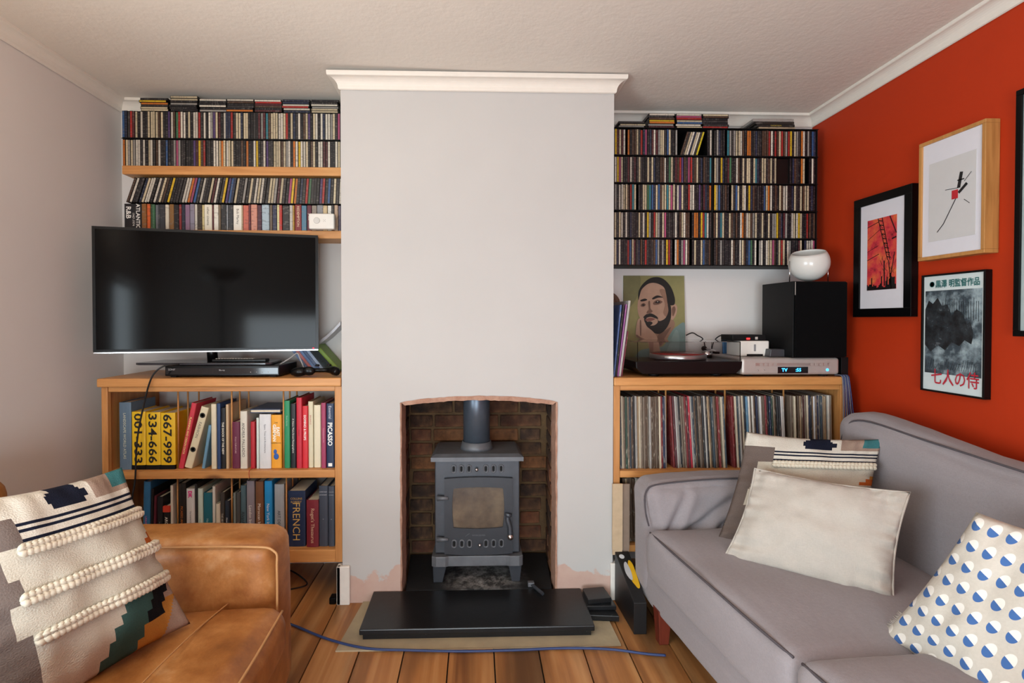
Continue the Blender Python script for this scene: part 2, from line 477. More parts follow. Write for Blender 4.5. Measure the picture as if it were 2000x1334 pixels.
# torn plaster edge round the opening
t = NT('raw_edge'); t.set(t.mix(t.noise(40, 5), srgb('8a5a44'), srgb('c3a18c')), 0.9); t.bump(t.noise(90, 4), 0.5, 0.006)
M_RAW = t.m
path = []
for i in range(30): path.append((OL, OZ * i / 29))
path += [(arch[0][0] + (arch[-1][0] - arch[0][0]) * i / 40, OZ + (OZM - OZ) * (1 - (2 * i / 40 - 1) ** 2)) for i in range(1, 40)]
for i in range(30): path.append((OR, OZ * (1 - i / 29)))
m = MB(); vs = []; k = len(path)
for i, (x, z) in enumerate(path):
    dx = -1 if i < 30 else (1 if i >= k - 30 else 0); dz = 1 if 30 <= i < k - 30 else 0
    j1, j2 = RND.uniform(.001, .004), RND.uniform(.003, .006)
    if dz: j1 += .002; j2 += 0.010
    vs += [(x + dx * j1, CF - 0.003, z + dz * j1), (x - dx * j2, CF - 0.004 + RND.uniform(0, .004), z - dz * j2), (x - dx * (j2 + .004), CF + 0.10, z - dz * (j2 + .004))]
m.add(vs, [(i * 3 + a, i * 3 + a + 1, i * 3 + a + 4, i * 3 + a + 3) for i in range(k - 1) for a in range(2)])
m.build('torn_plaster_edge', M_RAW, breast)

# ---- brick recess
t = NT('sooty_mortar'); t.set(t.mix(t.noise(9, 5), srgb('1e150f'), srgb('7c5f3e')), 0.95); t.bump(t.noise(70, 4), 0.6, 0.008)
M_MORT = t.m
RB = 2.545
IL, IR = P(797, 980, RB).x, P(1071, 980, RB).x
RF = CF + 0.10; RT = 1.02
m = MB()
m.box((IL - .05, RB, 0), (IR + .05, RB + .014, RT))
m.add([(OL - .004, RF, 0), (IL, RB, 0), (IL, RB, RT), (OL - .004, RF, RT), (OL - .05, RF, 0), (IL - .05, RB, 0), (IL - .05, RB, RT), (OL - .05, RF, RT)],
      [(0, 1, 2, 3), (4, 7, 6, 5), (0, 3, 7, 4), (3, 2, 6, 7), (1, 5, 6, 2)])
m.add([(OR + .004, RF, 0), (IR, RB, 0), (IR, RB, RT), (OR + .004, RF, RT), (OR + .05, RF, 0), (IR + .05, RB, 0), (IR + .05, RB, RT), (OR + .05, RF, RT)],
      [(3, 2, 1, 0), (5, 6, 7, 4), (4, 7, 3, 0), (7, 6, 2, 3), (2, 6, 5, 1)])
m.box((OL - .05, RF, RT), (OR + .05, RB + .014, RT + .02))
recess = struct(m.build('wall_fireplace', M_MORT))
t = NT('old_brick'); oi = t.n('ShaderNodeObjectInfo')
c = t.mix(t.ramp(t.noise(13, 5), [(0.35, (0, 0, 0, 1)), (0.7, (1, 1, 1, 1))]), oi.outputs['Color'], srgb('7a5638'))
c = t.mix(t.ramp(t.noise(4, 5, .6), [(0.38, (.9, .9, .9, 1)), (0.56, (0, 0, 0, 1))]), c, srgb('120c09'))
t.set(c, 0.9); t.bump(t.noise(60, 5), 0.5, 0.006); M_BRICK = t.m
def brick_mesh(w, h, d, seed):
    r = random.Random(seed); j = lambda: r.uniform(-.003, .003)
    m = MB(); m.add([(-w / 2 + j(), -d + j(), j()), (w / 2 + j(), -d + j(), j()), (w / 2, 0, 0), (-w / 2, 0, 0), (-w / 2 + j(), -d + j(), h + j()), (w / 2 + j(), -d + j(), h + j()), (w / 2, 0, h), (-w / 2, 0, h)],
        [(0, 3, 2, 1), (4, 5, 6, 7), (0, 1, 5, 4), (1, 2, 6, 5), (2, 3, 7, 6), (3, 0, 4, 7)])
    me = m.mesh('brick', M_BRICK); bm = bmesh.new(); bm.from_mesh(me)
    bmesh.ops.bevel(bm, geom=bm.edges[:], offset=.004, segments=1, affect='EDGES'); bm.to_mesh(me); bm.free(); return me
BRF = [brick_mesh(.205, .058, .012, i) for i in range(4)]; BRH = [brick_mesh(.098, .058, .012, i + 9) for i in range(3)]
brick_cols = ['7a4028', '8f4e30', '4e2c1e', '9c6238', '33201a', '6e3c28']
def course(z, x0, x1, place, row, top):
    x = x0 - (0.10 if row % 2 else 0.0) + 0.005; i = 0
    while x < x1 - 0.03:
        half = (i + row) % 3 == 2; w = .098 if half else .205
        a, b = max(x, x0), min(x + w, x1)
        if b - a > 0.035:
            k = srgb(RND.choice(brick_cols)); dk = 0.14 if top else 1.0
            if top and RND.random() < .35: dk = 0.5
            me = RND.choice(BRH if half else BRF)
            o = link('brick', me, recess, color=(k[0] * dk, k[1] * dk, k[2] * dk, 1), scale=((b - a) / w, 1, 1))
            place(o, (a + b) / 2, z)
        x += w + .011; i += 1
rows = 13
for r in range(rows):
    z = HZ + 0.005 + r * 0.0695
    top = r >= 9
    def pb(o, x, z): o.location = (x, RB, z)
    course(z, IL + .012, IR - .012, pb, r, top)
    LS = sqrt((IL - OL) ** 2 + (RB - RF) ** 2)
    aL = atan2(RB - RF, IL - OL + .004)
    def pl(o, s, z):
        f = s / LS; o.location = (OL - .004 + (IL - OL) * f, RF + (RB - RF) * f, z); o.rotation_euler = (0, 0, aL)
    course(z, .01, LS - .012, pl, r + 1, top)
    aR = atan2(RF - RB, OR + .004 - IR)
    def pr(o, s, z):
        f = s / LS; o.location = (IR + (OR - IR) * f, RB + (RF - RB) * f, z); o.rotation_euler = (0, 0, aR)
    course(z, .012, LS - .01, pr, r + 1, top)

# ---- floor of old boards
t = NT('old_floorboard'); oi = t.n('ShaderNodeObjectInfo')
tc = t.n('ShaderNodeTexCoord'); ad = t.n('ShaderNodeVectorMath', operation='ADD'); cb = t.n('ShaderNodeCombineXYZ')
r9 = t.val('MULTIPLY', oi.outputs['Random'], 19.0)
for i in range(3): t.l(r9, cb.inputs[i])
t.l(tc.outputs['Object'], ad.inputs[0]); t.l(cb.outputs[0], ad.inputs[1])
def fnoise(scale, s3, det=6, dist=0.5):
    mp = t.n('ShaderNodeMapping'); mp.inputs['Scale'].default_value = s3; t.l(ad.outputs[0], mp.inputs[0])
    nz = t.n('ShaderNodeTexNoise'); nz.inputs['Scale'].default_value = scale; nz.inputs['Detail'].default_value = det
    nz.inputs['Distortion'].default_value = dist; t.l(mp.outputs[0], nz.inputs['Vector']); return nz.outputs[0]
g = fnoise(2.0, (10, 1.0, 6))
c = t.ramp(g, [(0.25, srgb('7d4c28')), (0.5, srgb('b27843')), (0.72, srgb('cb9862'))])
c = t.mix(t.ramp(fnoise(3.0, (1.5, 1, 1)), [(0.47, (0, 0, 0, 1)), (0.66, (.8, .8, .8, 1))]), c, srgb('46301f'))
vo = t.n('ShaderNodeTexVoronoi'); vo.inputs['Scale'].default_value = 3.4; mp = t.n('ShaderNodeMapping'); mp.inputs['Scale'].default_value = (1.6, .8, 1)
t.l(ad.outputs[0], mp.inputs[0]); t.l(mp.outputs[0], vo.inputs['Vector'])
c = t.mix(1.0, c, t.ramp(vo.outputs['Distance'], [(0.035, (.25, .18, .14, 1)), (0.07, (1, 1, 1, 1))]), 'MULTIPLY')
t.set(c, 0.42); t.bump(g, 0.2, 0.004); M_FLOOR = t.m
floor = struct(MB().box((XL - .1, REAR - .1, -0.06), (XR + .1, BW + .1, -0.012)).build('floor', plain('floor_gap', '17110c', 0.9)))
jx = PZ(877, 1274, 0).x; bw_ = PZ(965, 1274, 0).x - PZ(877, 1274, 0).x
k0 = int((XL - jx) / bw_) - 1
bme = []
for k in range(3):
    mm = MB().box((0, 0, -0.012), (bw_ - .005, 1, 0)); me = mm.mesh('floorboard', M_FLOOR); bme.append(me)
x = jx + k0 * bw_
while x < XR:
    a = max(x + .002, XL); b = min(x + bw_ - .003, XR)
    if b - a > .02:
        o = link('floorboard', bme[0], floor, loc=(a, REAR, RND.uniform(-.0015, .001)), scale=((b - a) / (bw_ - .005), BW - REAR, 1))
    x += bw_
# the boards are cut round a cement patch that frames the hearth
a, b, c_, d = PZ(655, 1274, 0), PZ(1213, 1262, 0), PZ(700, 1180, 0), PZ(1190, 1180, 0)
t = NT('cement'); t.set(t.mix(t.noise(9, 5), srgb('bfae8c'), srgb('8f8470')), 0.9); t.bump(t.noise(40, 4), .3, .004)
m = MB(); m.prism([(a.x, a.y), (b.x, b.y), (b.x - .01, CF), (a.x + .03, CF)], 0.0, 0.006, 'z')
patch = struct(m.build('floor_cement_patch', t.m))
# painted skirting ends beside the breast
def skirt(name, p0, p1, q0, q1, Y):
    o = fbox(p0, p1, q0, q1, Y, Y + .02); return struct(o.build(name, M_WHITE, bevel=.003))
a = PZ(669, 1181, 0)
m = MB().box((XCL - .022, CF - .018, 0), (XCL + .034, CF - .001, .165)); m.box((XCL - .022, CF - .018, 0), (XCL - .003, CF + .10, .165))
struct(m.build('baseboard_left', M_WHITE, bevel=.004))
m = MB().box((XCR - .012, CF - .016, 0), (XCR + .02, CF - .001, .16)); m.box((XCR + .003, CF - .016, 0), (XCR + .02, CF + .10, .16))
struct(m.build('baseboard_right', M_WHITE, bevel=.004))

# ---- slate hearth
t = NT('slate'); n1 = t.noise(6, 6)
c = t.mix(n1, srgb('0d0e10'), srgb('1e2023'))
c = t.mix(t.ramp(t.noise(260, 2), [(0.70, (0, 0, 0, 1)), (0.78, (1, 1, 1, 1))]), c, srgb('8b8a88'))
t.set(c, 0.32); t.bump(t.noise(18, 5), .12, .004); M_SLATE = t.m
f0, f1 = P(701, 1243, 1.915), P(1162, 1243, 1.915)
hearth = empty('slate_hearth', (0, 1.915, 0)); tag(hearth, 'black slate hearth slab in front of the stove on a cement surround', 'hearth')
b0, b1 = P(733, 1157, CF).x, P(1139, 1157, CF).x
m = MB(); m.prism([(f0.x, 0), (f1.x, 0), (f1.x, CF - 1.915 - .002), (f0.x, CF - 1.915 - .002)], HZ - .022, HZ, 'z')
m.build('slab', M_SLATE, hearth, bevel=.004)
MB().box((f0.x + .012, .012, .0065), (f1.x - .012, CF - 1.915 - .002, HZ - .0225)).build('plinth', M_SLATE, hearth)
m = MB(); m.prism([(OL + .02, CF + .001), (OR - .02, CF + .001), (IR - .015, RB - .02), (IL + .015, RB - .02)], .0065, HZ, 'z')
t = NT('ashy_slate'); c = t.mix(t.noise(7, 5), srgb('0f1011'), srgb('222427'))
tc = t.n('ShaderNodeTexCoord'); sb_ = t.n('ShaderNodeVectorMath', operation='DISTANCE'); t.l(tc.outputs['Object'], sb_.inputs[0]); sb_.inputs[1].default_value = (.03, 2.31, HZ)
near = t.ramp(sb_.outputs['Value'], [(.08, (1, 1, 1, 1)), (.21, (0, 0, 0, 1))])     # spilt ash lies in a heap below the grate
c = t.mix(t.val('MULTIPLY', near, t.ramp(t.noise(26, 8, .75), [(0.42, (.1, .1, .1, 1)), (0.62, (1, 1, 1, 1))])), c, srgb('9c9c9b'))
t.set(c, .6); t.bump(t.noise(120, 3), .3, .003)
m.build('inner_slab', t.m, recess)
# ================================================================== the alcove with the television
CDC = [('cream', 'c2b394', 26), ('off-white', 'cbc3b4', 20), ('black', '15141a', 30), ('charcoal', '2e2b2c', 14), ('brown', '4a3325', 12),
       ('red', '9a2420', 6), ('maroon', '4d1a22', 5), ('yellow', 'c9a520', 4), ('orange', 'bd6a24', 4), ('blue', '2f5584', 4),
       ('navy', '1d2740', 6), ('teal', '2b7480', 1.5), ('green', '3d6b4a', 2), ('purple', '4b3566', 2), ('pink', 'a04468', 1), ('grey', '8d8983', 8)]
def cd_col(r=RND, whites=1.0):
    w = [c[2] * (whites if c[0] in ('cream', 'off-white') else 1) for c in CDC]
    c = r.choices(CDC, w)[0]; k = srgb(c[1]); f = r.uniform(.8, 1.12)
    return c[0], tuple(min(1, x * f) for x in k[:3]) + (1,)
def cd_data(flat=False):
    """jewel case: dark body with a printed spine insert proud of its front edge; unit thickness 10 mm"""
    m = MB(); t, d, h = .0100, .142, .125
    m.box((-t / 2, .0012, 0), (t / 2, d, h), 0)
    m.box((-t * .38, 0, .003), (t * .38, .0014, h - .003), 1)
    m.box((-t / 2, .0002, 0), (-t * .40, .0014, h), 0); m.box((t * .40, .0002, 0), (t / 2, .0014, h), 0)
    me = m.mesh('compact_disc', [M_CASE, M_CDSPINE]); return me
CD = cd_data()
def cd(x, z, Y, th, color, label, group, lean=0.0, h=1.0, rot=None):
    o = link('compact_disc', CD, None, (x, Y, z), rot if rot else (0, lean, 0), color, (th / .0100, 1, h))
    return tag(o, label, 'CD', group)
def shelf_z(px, py, Y=CDF): return P(px, py, Y).z

# wooden shelf boards
zA0, zA1 = shelf_z(450, 342, CDF - .01), shelf_z(450, 325, CDF - .01)
zB0, zB1 = shelf_z(640, 466, CDF - .01), shelf_z(640, 450.5, CDF - .01)
for zz0, zz1, lab in ((zA0, zA1, 'thick pine wall shelf carrying two rows of CDs above the television'), (zB0, zB1, 'thick pine wall shelf just behind the top of the television')):
    o = MB().box((P(238, 333, CDF - .012).x, CDF - .012, zz0), (XCL - .002, BW - .001, zz1)).build('wall_shelf', M_PINE, bevel=.003); tag(o, lab, 'shelf')
# rows of upright CDs
h1 = shelf_z(450, 271) - zA1 - .0005
rowx0, rowx1 = P(237, 270, CDF).x + .004, XCL - .004
rowx0 = max(rowx0, XL + .006)
def cd_row(z, n, place, whites, jitter=.0):
    pitch = (rowx1 - rowx0) / n; x = rowx0 + pitch / 2
    cols_ = [('the wall', None)] + [cd_col(RND, whites(i / n)) for i in range(n)] + [('the breast', None)]
    for i in range(n):
        nm, c = cols_[i + 1]
        cd(x, z, CDF + RND.uniform(0, .005), pitch * .985, c, f'{nm} CD between {cols_[i][0]} and {cols_[i + 2][0]} {place}', f'CDs {place[5:]}', h=RND.uniform(.985, 1.0))
        x += pitch
cd_row(zA1 + .0005, 92, 'ones on the pine shelf above the television', lambda t: .8 + 1.2 * (t > .55))
zdiv = zA1 + .1265
o = MB().box((rowx0 - .003, CDF - .002, zdiv), (rowx1 + .003, BW - .001, zdiv + .0025)).build('divider_shelf', M_BLACKM); tag(o, 'thin black divider sheet between two rows of CDs above the television', 'shelf')
cd_row(zdiv + .003, 92, 'ones in the top row below the ceiling', lambda t: 1.1)
ztop1 = zdiv + .003 + .1255
# flat stacks under the ceiling
stacks = [(271, 327, 6, ['black', 'yellow', 'orange', 'charcoal', 'cream', 'cream']), (330, 386, 7, None), (389, 441, 6, None), (441, 495, 6, None), (495, 550, 6, None), (551, 605, 6, None), (606, 661, 6, None)]
def flat_stack(px0, px1, n, z, Y, place, group, names=None, maxz=None, th=.0098):
    xc = P((px0 + px1) / 2, 210, Y).x
    prev = 'base'
    for i in range(n):
        if maxz and z + th > maxz: break
        nm, c = cd_col(RND, 1.2)
        if names:
            nm = names[-1 - i] if i < len(names) else nm
            c = srgb([q[1] for q in CDC if q[0] == nm][0])
        dx = RND.uniform(-.004, .004)
        o = link('compact_disc', CD, None, (xc + dx + .0625, Y + RND.uniform(0, .006), z + th / 2), (0, -pi / 2, 0), c, (th / .0100 * .99, 1, 1.0))
        tag(o, f'{nm} CD flat on {"the " + prev if prev == "base" else "a " + prev + " one"} in {place}', 'CD', group); z += th; prev = nm
for k, (a, b, n, nm) in enumerate(stacks):
    flat_stack(a, b, n, ztop1 + .0008, CDF + .002, 'the stacks under the ceiling', 'flat CDs under the ceiling above the television', nm, ceil_z(P((a + b) / 2, 200, CDF).x, CDF) - .004)
# leaning row and box sets on the second shelf
zbs = zB1 + .0005; hbs = shelf_z(450, 398) - zB1
boxes = [  # crop x0, x1, colour name, hex, spine words, ink
 (93, 245, 'black', '121216', None, None), (247, 285, 'brown', '8b5a2a', None, None), (286, 313, 'orange', 'd8622a', None, None), (316, 335, 'dark green', '2f4a2e', None, None),
 (336, 358, 'green', '3e6a4a', None, None), (360, 380, 'grey', '6d6f74', None, None), (383, 398, 'dark grey', '3a3c42', None, None), (400, 443, 'slate', '33363c', None, None),
 (445, 475, 'cream', 'd9cfbb', None, None), (478, 515, 'tan', '8a6234', None, None), (518, 558, 'black', '17171c', None, None), (560, 580, 'red', '8a2c30', None, None),
 (583, 610, 'navy', '20273a', None, None), (612, 650, 'lilac', '8a6a86', None, None), (653, 690, 'grey violet', '8b8494', None, None), (692, 712, 'off-white', 'cfc8ba', None, None),
 (715, 752, 'dark brown', '3a3026', None, None), (755, 772, 'yellow cream', 'd8c890', None, None), (775, 840, 'ivory', 'e4ddc9', 'other cinema', '2a2622'), (842, 855, 'maroon', '5a2028', None, None),
 (857, 895, 'ivory white', 'e9e4d6', None, None), (897, 915, 'tan grey', '7a6a55', None, None), (917, 962, 'black and silver', '26282c', None, None), (964, 975, 'silver', 'aab0b4', None, None),
 (977, 1018, 'dark silver', '34363a', None, None), (1021, 1090, 'white', 'ece6d8', 'Bob Marley', '1c1a18'), (1092, 1102, 'beige', 'cbb89a', None, None), (1104, 1150, 'salmon', 'c86a58', None, None),
 (1153, 1172, 'dark red', '5e2430', None, None), (1174, 1226, 'pale salmon', 'd0907c', None, None), (1229, 1263, 'plum', '4a2434', None, None), (1266, 1328, 'pale blue', 'a9bcc6', None, None),
 (1330, 1352, 'dark beige', '6a5a4a', None, None), (1355, 1390, 'deep navy', '232a48', None, None), (1392, 1412, 'pale yellow', 'd8d09a', None, None), (1414, 1437, 'bright red', 'b8342c', None, None),
 (1440, 1498, 'black and white', '1c1c1e', None, None), (1500, 1526, 'light grey', 'bdb8b0', None, None), (1528, 1543, 'ochre', 'b08a3a', None, None), (1545, 1600, 'deep red', '7c2226', 'REDEMPTION', 'e0c9a8'),
 (1603, 1645, 'steel blue', '4a7890', None, None), (1648, 1685, 'wine', '5a1c30', 'JAZZ', 'ded4c0'), (1688, 1730, 'mushroom', '8c8074', None, None), (1733, 1785, 'mid grey', '85868a', None, None), (1787, 1822, 'sand', 'cdb48a', None, None),
 (1824, 1855, 'chalk white', 'e2ded4', None, None), (1857, 1880, 'dark', '2c2a2a', None, None), (1882, 1912, 'warm beige', 'b89a80', None, None), (1915, 1935, 'violet grey', '5c5468', None, None)]
def rcrop(x, y): return 220 + x / 4.348, 170 + y / 4.348
xprev = XL
for x0, x1, nm, hx, words_, ink in boxes:
    a = P(rcrop(x0, 1090)[0], 421, CDF).x; b = P(rcrop(x1, 1090)[0], 421, CDF).x
    a = max(a, XL + .004); b = min(b, XCL - .003)
    hh = hbs * RND.uniform(.95, .99); 
    if x0 < 100: hh = hbs * .985
    m = MB().box((a - (a + b) / 2, 0, 0), (b - (a + b) / 2 - .0006, .138, hh))
    o = m.build('box_set', M_BOXSET if words_ is None and x0 > 100 else M_COVER, None, bevel=min(.0012, (b - a) * .2), seg=1, loc=((a + b) / 2, CDF + RND.uniform(0, .006), zbs), color=srgb(hx))
    tag(o, f'{nm} boxed album {"with white block lettering " if x0 < 100 else ""}on the shelf behind the television', 'box set')
    if x0 < 100:
        lettering('R&B', .022, M_WHITE, o, (-.021, -.0006, hh * .66), down=True, bold=.03)
        lettering('ATLANTIC', .017, M_WHITE, o, (.022, -.0006, hh * .53), down=True, bold=.03, maxw=hh * .94)
        lettering('1947-1974', .010, M_WHITE, o, (.001, -.0006, hh * .40), down=True)
    elif words_:
        lettering(words_, min(.011, (b - a) * .5), plain('ink_' + ink, ink, .6), o, (0, -.0006, hh * .55), down=True, maxw=hh * .85)
ztop2 = zbs + hbs
n = 78; cols_ = [('the wall', None)] + [cd_col(RND, 1.0) for i in range(n)] + [('the breast', None)]; pitch = (rowx1 - .012 - rowx0) / n; x = P(247, 395, CDF).x + .003
pitch = (rowx1 - x - .006) / n
for i in range(n):
    t = i / n; nm, c = cols_[i + 1]
    lean = radians(17 * (1 - t) ** 1.3 + 2.0) if t < .95 else radians(1)
    hmax = (zA0 - ztop2 - .006)
    cc = .125 * cos(lean) + .0
    th = pitch * .93 * cos(lean) if t < .95 else pitch * .95
    cd(x, ztop2 + .0012 + sin(lean) * th / 2, CDF + RND.uniform(0, .006), th, c, f'{nm} CD between {cols_[i][0]} and {cols_[i + 2][0]} ones leaning behind the television top', 'leaning CDs behind the television', lean=lean, h=min(.99, hmax / .125 * .985))
    x += pitch
# white alarm box on that shelf
a, b = P(608, 435, CDF - .01), P(657, 435, CDF - .01)
al = empty('alarm_box', ((a.x + b.x) / 2, CDF - .012 - .035, zB1)); tag(al, 'small white plastic gas alarm with a round dial and five dots on the pine shelf', 'alarm')
al.location.y = CDF - .0125
w = b.x - a.x; hh = P(632, 420, CDF - .01).z - zB1 - .001
MB().box((-w / 2, 0, 0), (w / 2, .03, hh)).build('case', M_WHITE, al, bevel=.006, seg=3, loc=(0, -.036, .001))
m = MB(); m.lathe([(.0, 0), (.014, 0), (.0145, .002), (.012, .0025), (0, .0025)], 20, M=Matrix.Translation((-w * .18, -.036, hh * .55)) @ Matrix.Rotation(pi / 2, 4, 'X')); m.build('dial', plain('alarm_grey', 'cfccc6', .5), al)
for dx, dz in ((-2, 2), (2, 2), (0, 0), (-2, -2), (2, -2)):
    MB().ball((w * .12 + dx * .0019, -.036, hh * .55 + dz * .0019), .0011, 6).build('vent_dot', M_BLACKM, al)

# ---- television
YL, YR = 2.15, 2.36
tl, tr, bl, br = P(179, 443, YL), P(621, 458, YR), P(182, 691, YL), P(621, 684, YR)
ang = atan2(YR - YL, tr.x - tl.x); wv = sqrt((YR - YL) ** 2 + (tr.x - tl.x) ** 2)
z_lo, z_hi = (bl.z + br.z) / 2, (tl.z + tr.z) / 2
tv = empty('television', ((tl.x + tr.x) / 2, (YL + YR) / 2, z_lo), ang); tag(tv, 'black flat screen television turned slightly, on a glossy stand above the disc player', 'television')
hv = z_hi - z_lo
MB().box((-wv / 2, .004, 0), (wv / 2, .045, hv)).build('case', M_BLACK, tv, bevel=.004)
t = NT('dark_screen'); t.set(t.mix(t.noise(4), srgb('040404'), srgb('070607')), 0.09, spec=.11)
MB().box((-wv / 2 + .012, .0005, .016), (wv / 2 - .012, .0045, hv - .012)).build('screen', t.m, tv)
m = MB(); m.box((-wv / 2, -.0005, hv - .011), (wv / 2, .006, hv)); m.box((-wv / 2, -.0005, .006), (-wv / 2 + .011, .006, hv - .011)); m.box((wv / 2 - .011, -.0005, .006), (wv / 2, .006, hv - .011)); m.box((-wv / 2 + .011, -.0005, .006), (wv / 2 - .011, .006, .015))
m.build('bezel', M_BLACK, tv)
MB().box((-wv / 2 + .002, -.001, 0), (wv / 2 - .002, .006, .005)).build('silver_strip', M_CHROME, tv)
t = NT('standby_light'); t.b.inputs['Emission Color'].default_value = (1, .02, .05, 1); t.b.inputs['Emission Strength'].default_value = 3.0; t.set((.5, .01, .02, 1))
MB().ball((wv / 2 - .022, -.001, .0105), (.004, .0015, .0022), 8).build('standby_light', t.m, tv)

# ---- left cabinet
BY0 = CABF + .032
CT = P(430, 738.5, CABF).z; CT0 = P(430, 755, CABF).z
cab = empty('book_cabinet', ((XL + XCL) / 2, CABF, 0)); tag(cab, 'pine cabinet of two open shelves full of books under the television', 'cabinet')
cab.location = (0, 0, 0)
cxa, cxb = XL + .004, XCL - .002
fxa = P(199, 900, CABF).x; fxb = cxb
MB().box((P(188, 746, CABF - .012).x, CABF - .012, CT0), (cxb, BW - .002, CT)).build('top', M_PINE, cab, bevel=.005, seg=3)
pz0 = P(600, 1099, CABF).z
pwl = P(211, 900, CABF).x; pwr = P(654, 900, CABF).x
MB().box((fxa, CABF, pz0), (pwl, CABF + .022, CT0 - .0005)).build('front_post', M_PINEZ, cab, bevel=.002)
MB().box((pwr, CABF, pz0), (fxb, CABF + .022, CT0 - .0005)).build('front_post', M_PINEZ, cab, bevel=.002)
MB().box((fxa, CABF + .0225, pz0), (fxa + .018, BW - .002, CT0 - .0005)).build('side_panel', M_PINEZ, cab)
MB().box((fxb - .018, CABF + .0225, pz0), (fxb, BW - .002, CT0 - .0005)).build('side_panel', M_PINEZ, cab)
MB().box((pwl + .0005, CABF + .004, P(430, 765, CABF).z), (pwr - .0005, CABF + .022, CT0 - .0005)).build('top_rail', M_PINE, cab, bevel=.002)
sm1, sm0 = P(430, 920, CABF).z, P(430, 935, CABF).z
sb1, sb0 = P(430, 1077, CABF).z, pz0
for za, zb in ((sm0, sm1), (sb0, sb1)):
    MB().box((pwl + .0005, CABF + .001, za), (pwr - .0005, CABF + .0225, zb)).build('shelf_edge', M_PINE, cab, bevel=.002)
    MB().box((fxa + .0185, CABF + .0230, za), (fxb - .0185, BW - .002, zb)).build('shelf', M_PINE, cab)
for px_ in (344.4, 449.8, 551.6):
    for yy in (.045, .12, .21):
        x = P(px_, 770, BY0).x; MB().tube([(x, CABF + yy, sm1), (x, CABF + yy, CT0)], .0035, 8).build('dowel', M_PINEZ, cab)
for px_ in (343.6, 450, 557.3):
    for yy in (.045, .12, .21):
        x = P(px_, 950, BY0).x; MB().tube([(x, CABF + yy, sb1), (x, CABF + yy, sm0)], .0035, 8).build('dowel', M_PINEZ, cab)

# ---- books
def book_data(w, h, d):
    m = MB(); b = min(.0025, w * .16); r = min(.004, w * .25)
    o = [(-w / 2, d), (-w / 2, r)] + [(-w / 2 + (w) * (.5 - .5 * cos(a)), r * (1 - sin(a))) for a in (pi * .2, pi * .4, pi * .6, pi * .8)] + [(w / 2, r), (w / 2, d), (w / 2 - b, d), (w / 2 - b, r + .001), (-w / 2 + b, r + .001), (-w / 2 + b, d)]
    m.prism(o, 0, h, 'z'); return m
def book(x, z, Y, w, h, d, hexc, label, lean=0.0, group=None):
    m = book_data(w, h, d); o = m.build('book', M_COVER, None, loc=(x, Y, z), rot=(0, lean, 0), color=srgb(hexc))
    b = min(.0025, w * .16)
    MB().box((-w / 2 + b + .0002, .006, .004), (w / 2 - b - .0002, d - .003, h - .004)).build('pages', M_PAGES, o)
    return tag(o, label, 'book', group)
def ink(hx): return plain('ink_' + hx, hx, .6, var=.02)
def bc(x, y): return 180 + x / 3.42, 720 + y / 3.42
BY = CABF + .026
def shelf_book(x0, x1, ytop, zs, hexc, label, words_=None, inkc='f0ece0', th=.4, dx=0.0, d=.17, Y=None, ylow=None, pos=.5, bold=0.0, maxf=.86, stretch=None):
    """front of a book from its edges in the photograph; dx: how far the top leans (photo pixels)"""
    Y = Y or BY + RND.uniform(0, .012)
    a, b = P(bc(x0, 0)[0], 850, Y).x, P(bc(x1, 0)[0], 850, Y).x
    zt = P(430, bc(0, ytop)[1], Y).z; h = zt - zs
    lean = 0.0
    if dx:
        lean = math.atan2(P(430 + dx, 850, Y).x - P(430, 850, Y).x, h); h = h / cos(lean)
    w = (b - a) * cos(lean) - .0006
    o = book((a + b) / 2 + (0 if not lean else 0), zs + abs(sin(lean)) * w / 2 + .0005, Y, w, h - .001, d, hexc, label, lean)
    if words_:
        lettering(words_, w * th, ink(inkc), o, (0, -.0007, h * pos), down=True, maxw=h * maxf, bold=bold, stretch=h * stretch if stretch else None)
    return o, w, h
U = sm1 + .0003; CU = 'on the upper cabinet shelf'
shelf_book(178, 258, 222, U, '5d7488', f'slate blue paperback with pale lettering at the end {CU}', 'LANDSCAPE WORLD ATLAS', 'c9cdb4', .22)
for i, (a, b, s) in enumerate(((262, 354, '001-333'), (357, 453, '334-666'), (455, 552, '667-999'))):
    o, w, h = shelf_book(a, b, 285 + i * 4, U, 'efc21c', f'thick yellow volume with large black numerals {("from one", "from three hundred", "from six hundred")[i]} {CU}', s, '14120e', .56, pos=.54, bold=.03, stretch=.86, Y=BY + .004)
    MB().box((-w / 2 - .0002, -.0008, 0), (w / 2 + .0002, .012, h * .075)).build('base_band', M_BLACKM, o)
shelf_book(571, 606, 232, U, 'd23a4c', f'red book leaning over with cream lettering {CU}', 'PLANNING AND DESIGN DATA', 'f0d890', .38, dx=27, bold=.03)
o, w, h = shelf_book(611, 664, 262, U, 'e6dcbb', f'cream book leaning with round black motifs on its spine {CU}', 'FASHION', '6a6a62', .38, dx=34, pos=.62)
for f in (.86, .30):
    m = MB(); m.lathe([(w * .20, 0), (w * .36, 0), (w * .36, .0004), (w * .20, .0004), (w * .20, 0)], 18, M=Matrix.Translation((0, -.0004, h * f)) @ Matrix.Rotation(pi / 2, 4, 'X')); m.build('motif', ink('171512'), o)
shelf_book(728, 750, 380, U, '6f9fbe', f'thin light blue book leaning {CU}', dx=14)
shelf_book(793, 828, 236, U, 'e2d8bc', f'tall cream book with a plain spine {CU}')
shelf_book(832, 856, 232, U, '27426e', f'tall dark blue book beside the plain cream one {CU}', d=.15)
shelf_book(858, 890, 262, U, '17161a', f'black book with white capital lettering down its spine {CU}', 'THE SHOCK OF THE NEW', 'ece6d6', .42, bold=.02)
shelf_book(892, 911, 240, U, 'cdb18c', f'thin tan board-backed book {CU}')
shelf_book(933, 984, 356, U, '6a2440', f'maroon hardback with small pale lettering {CU}', 'FOLK FURNITURE', 'd0a8a8', .2)
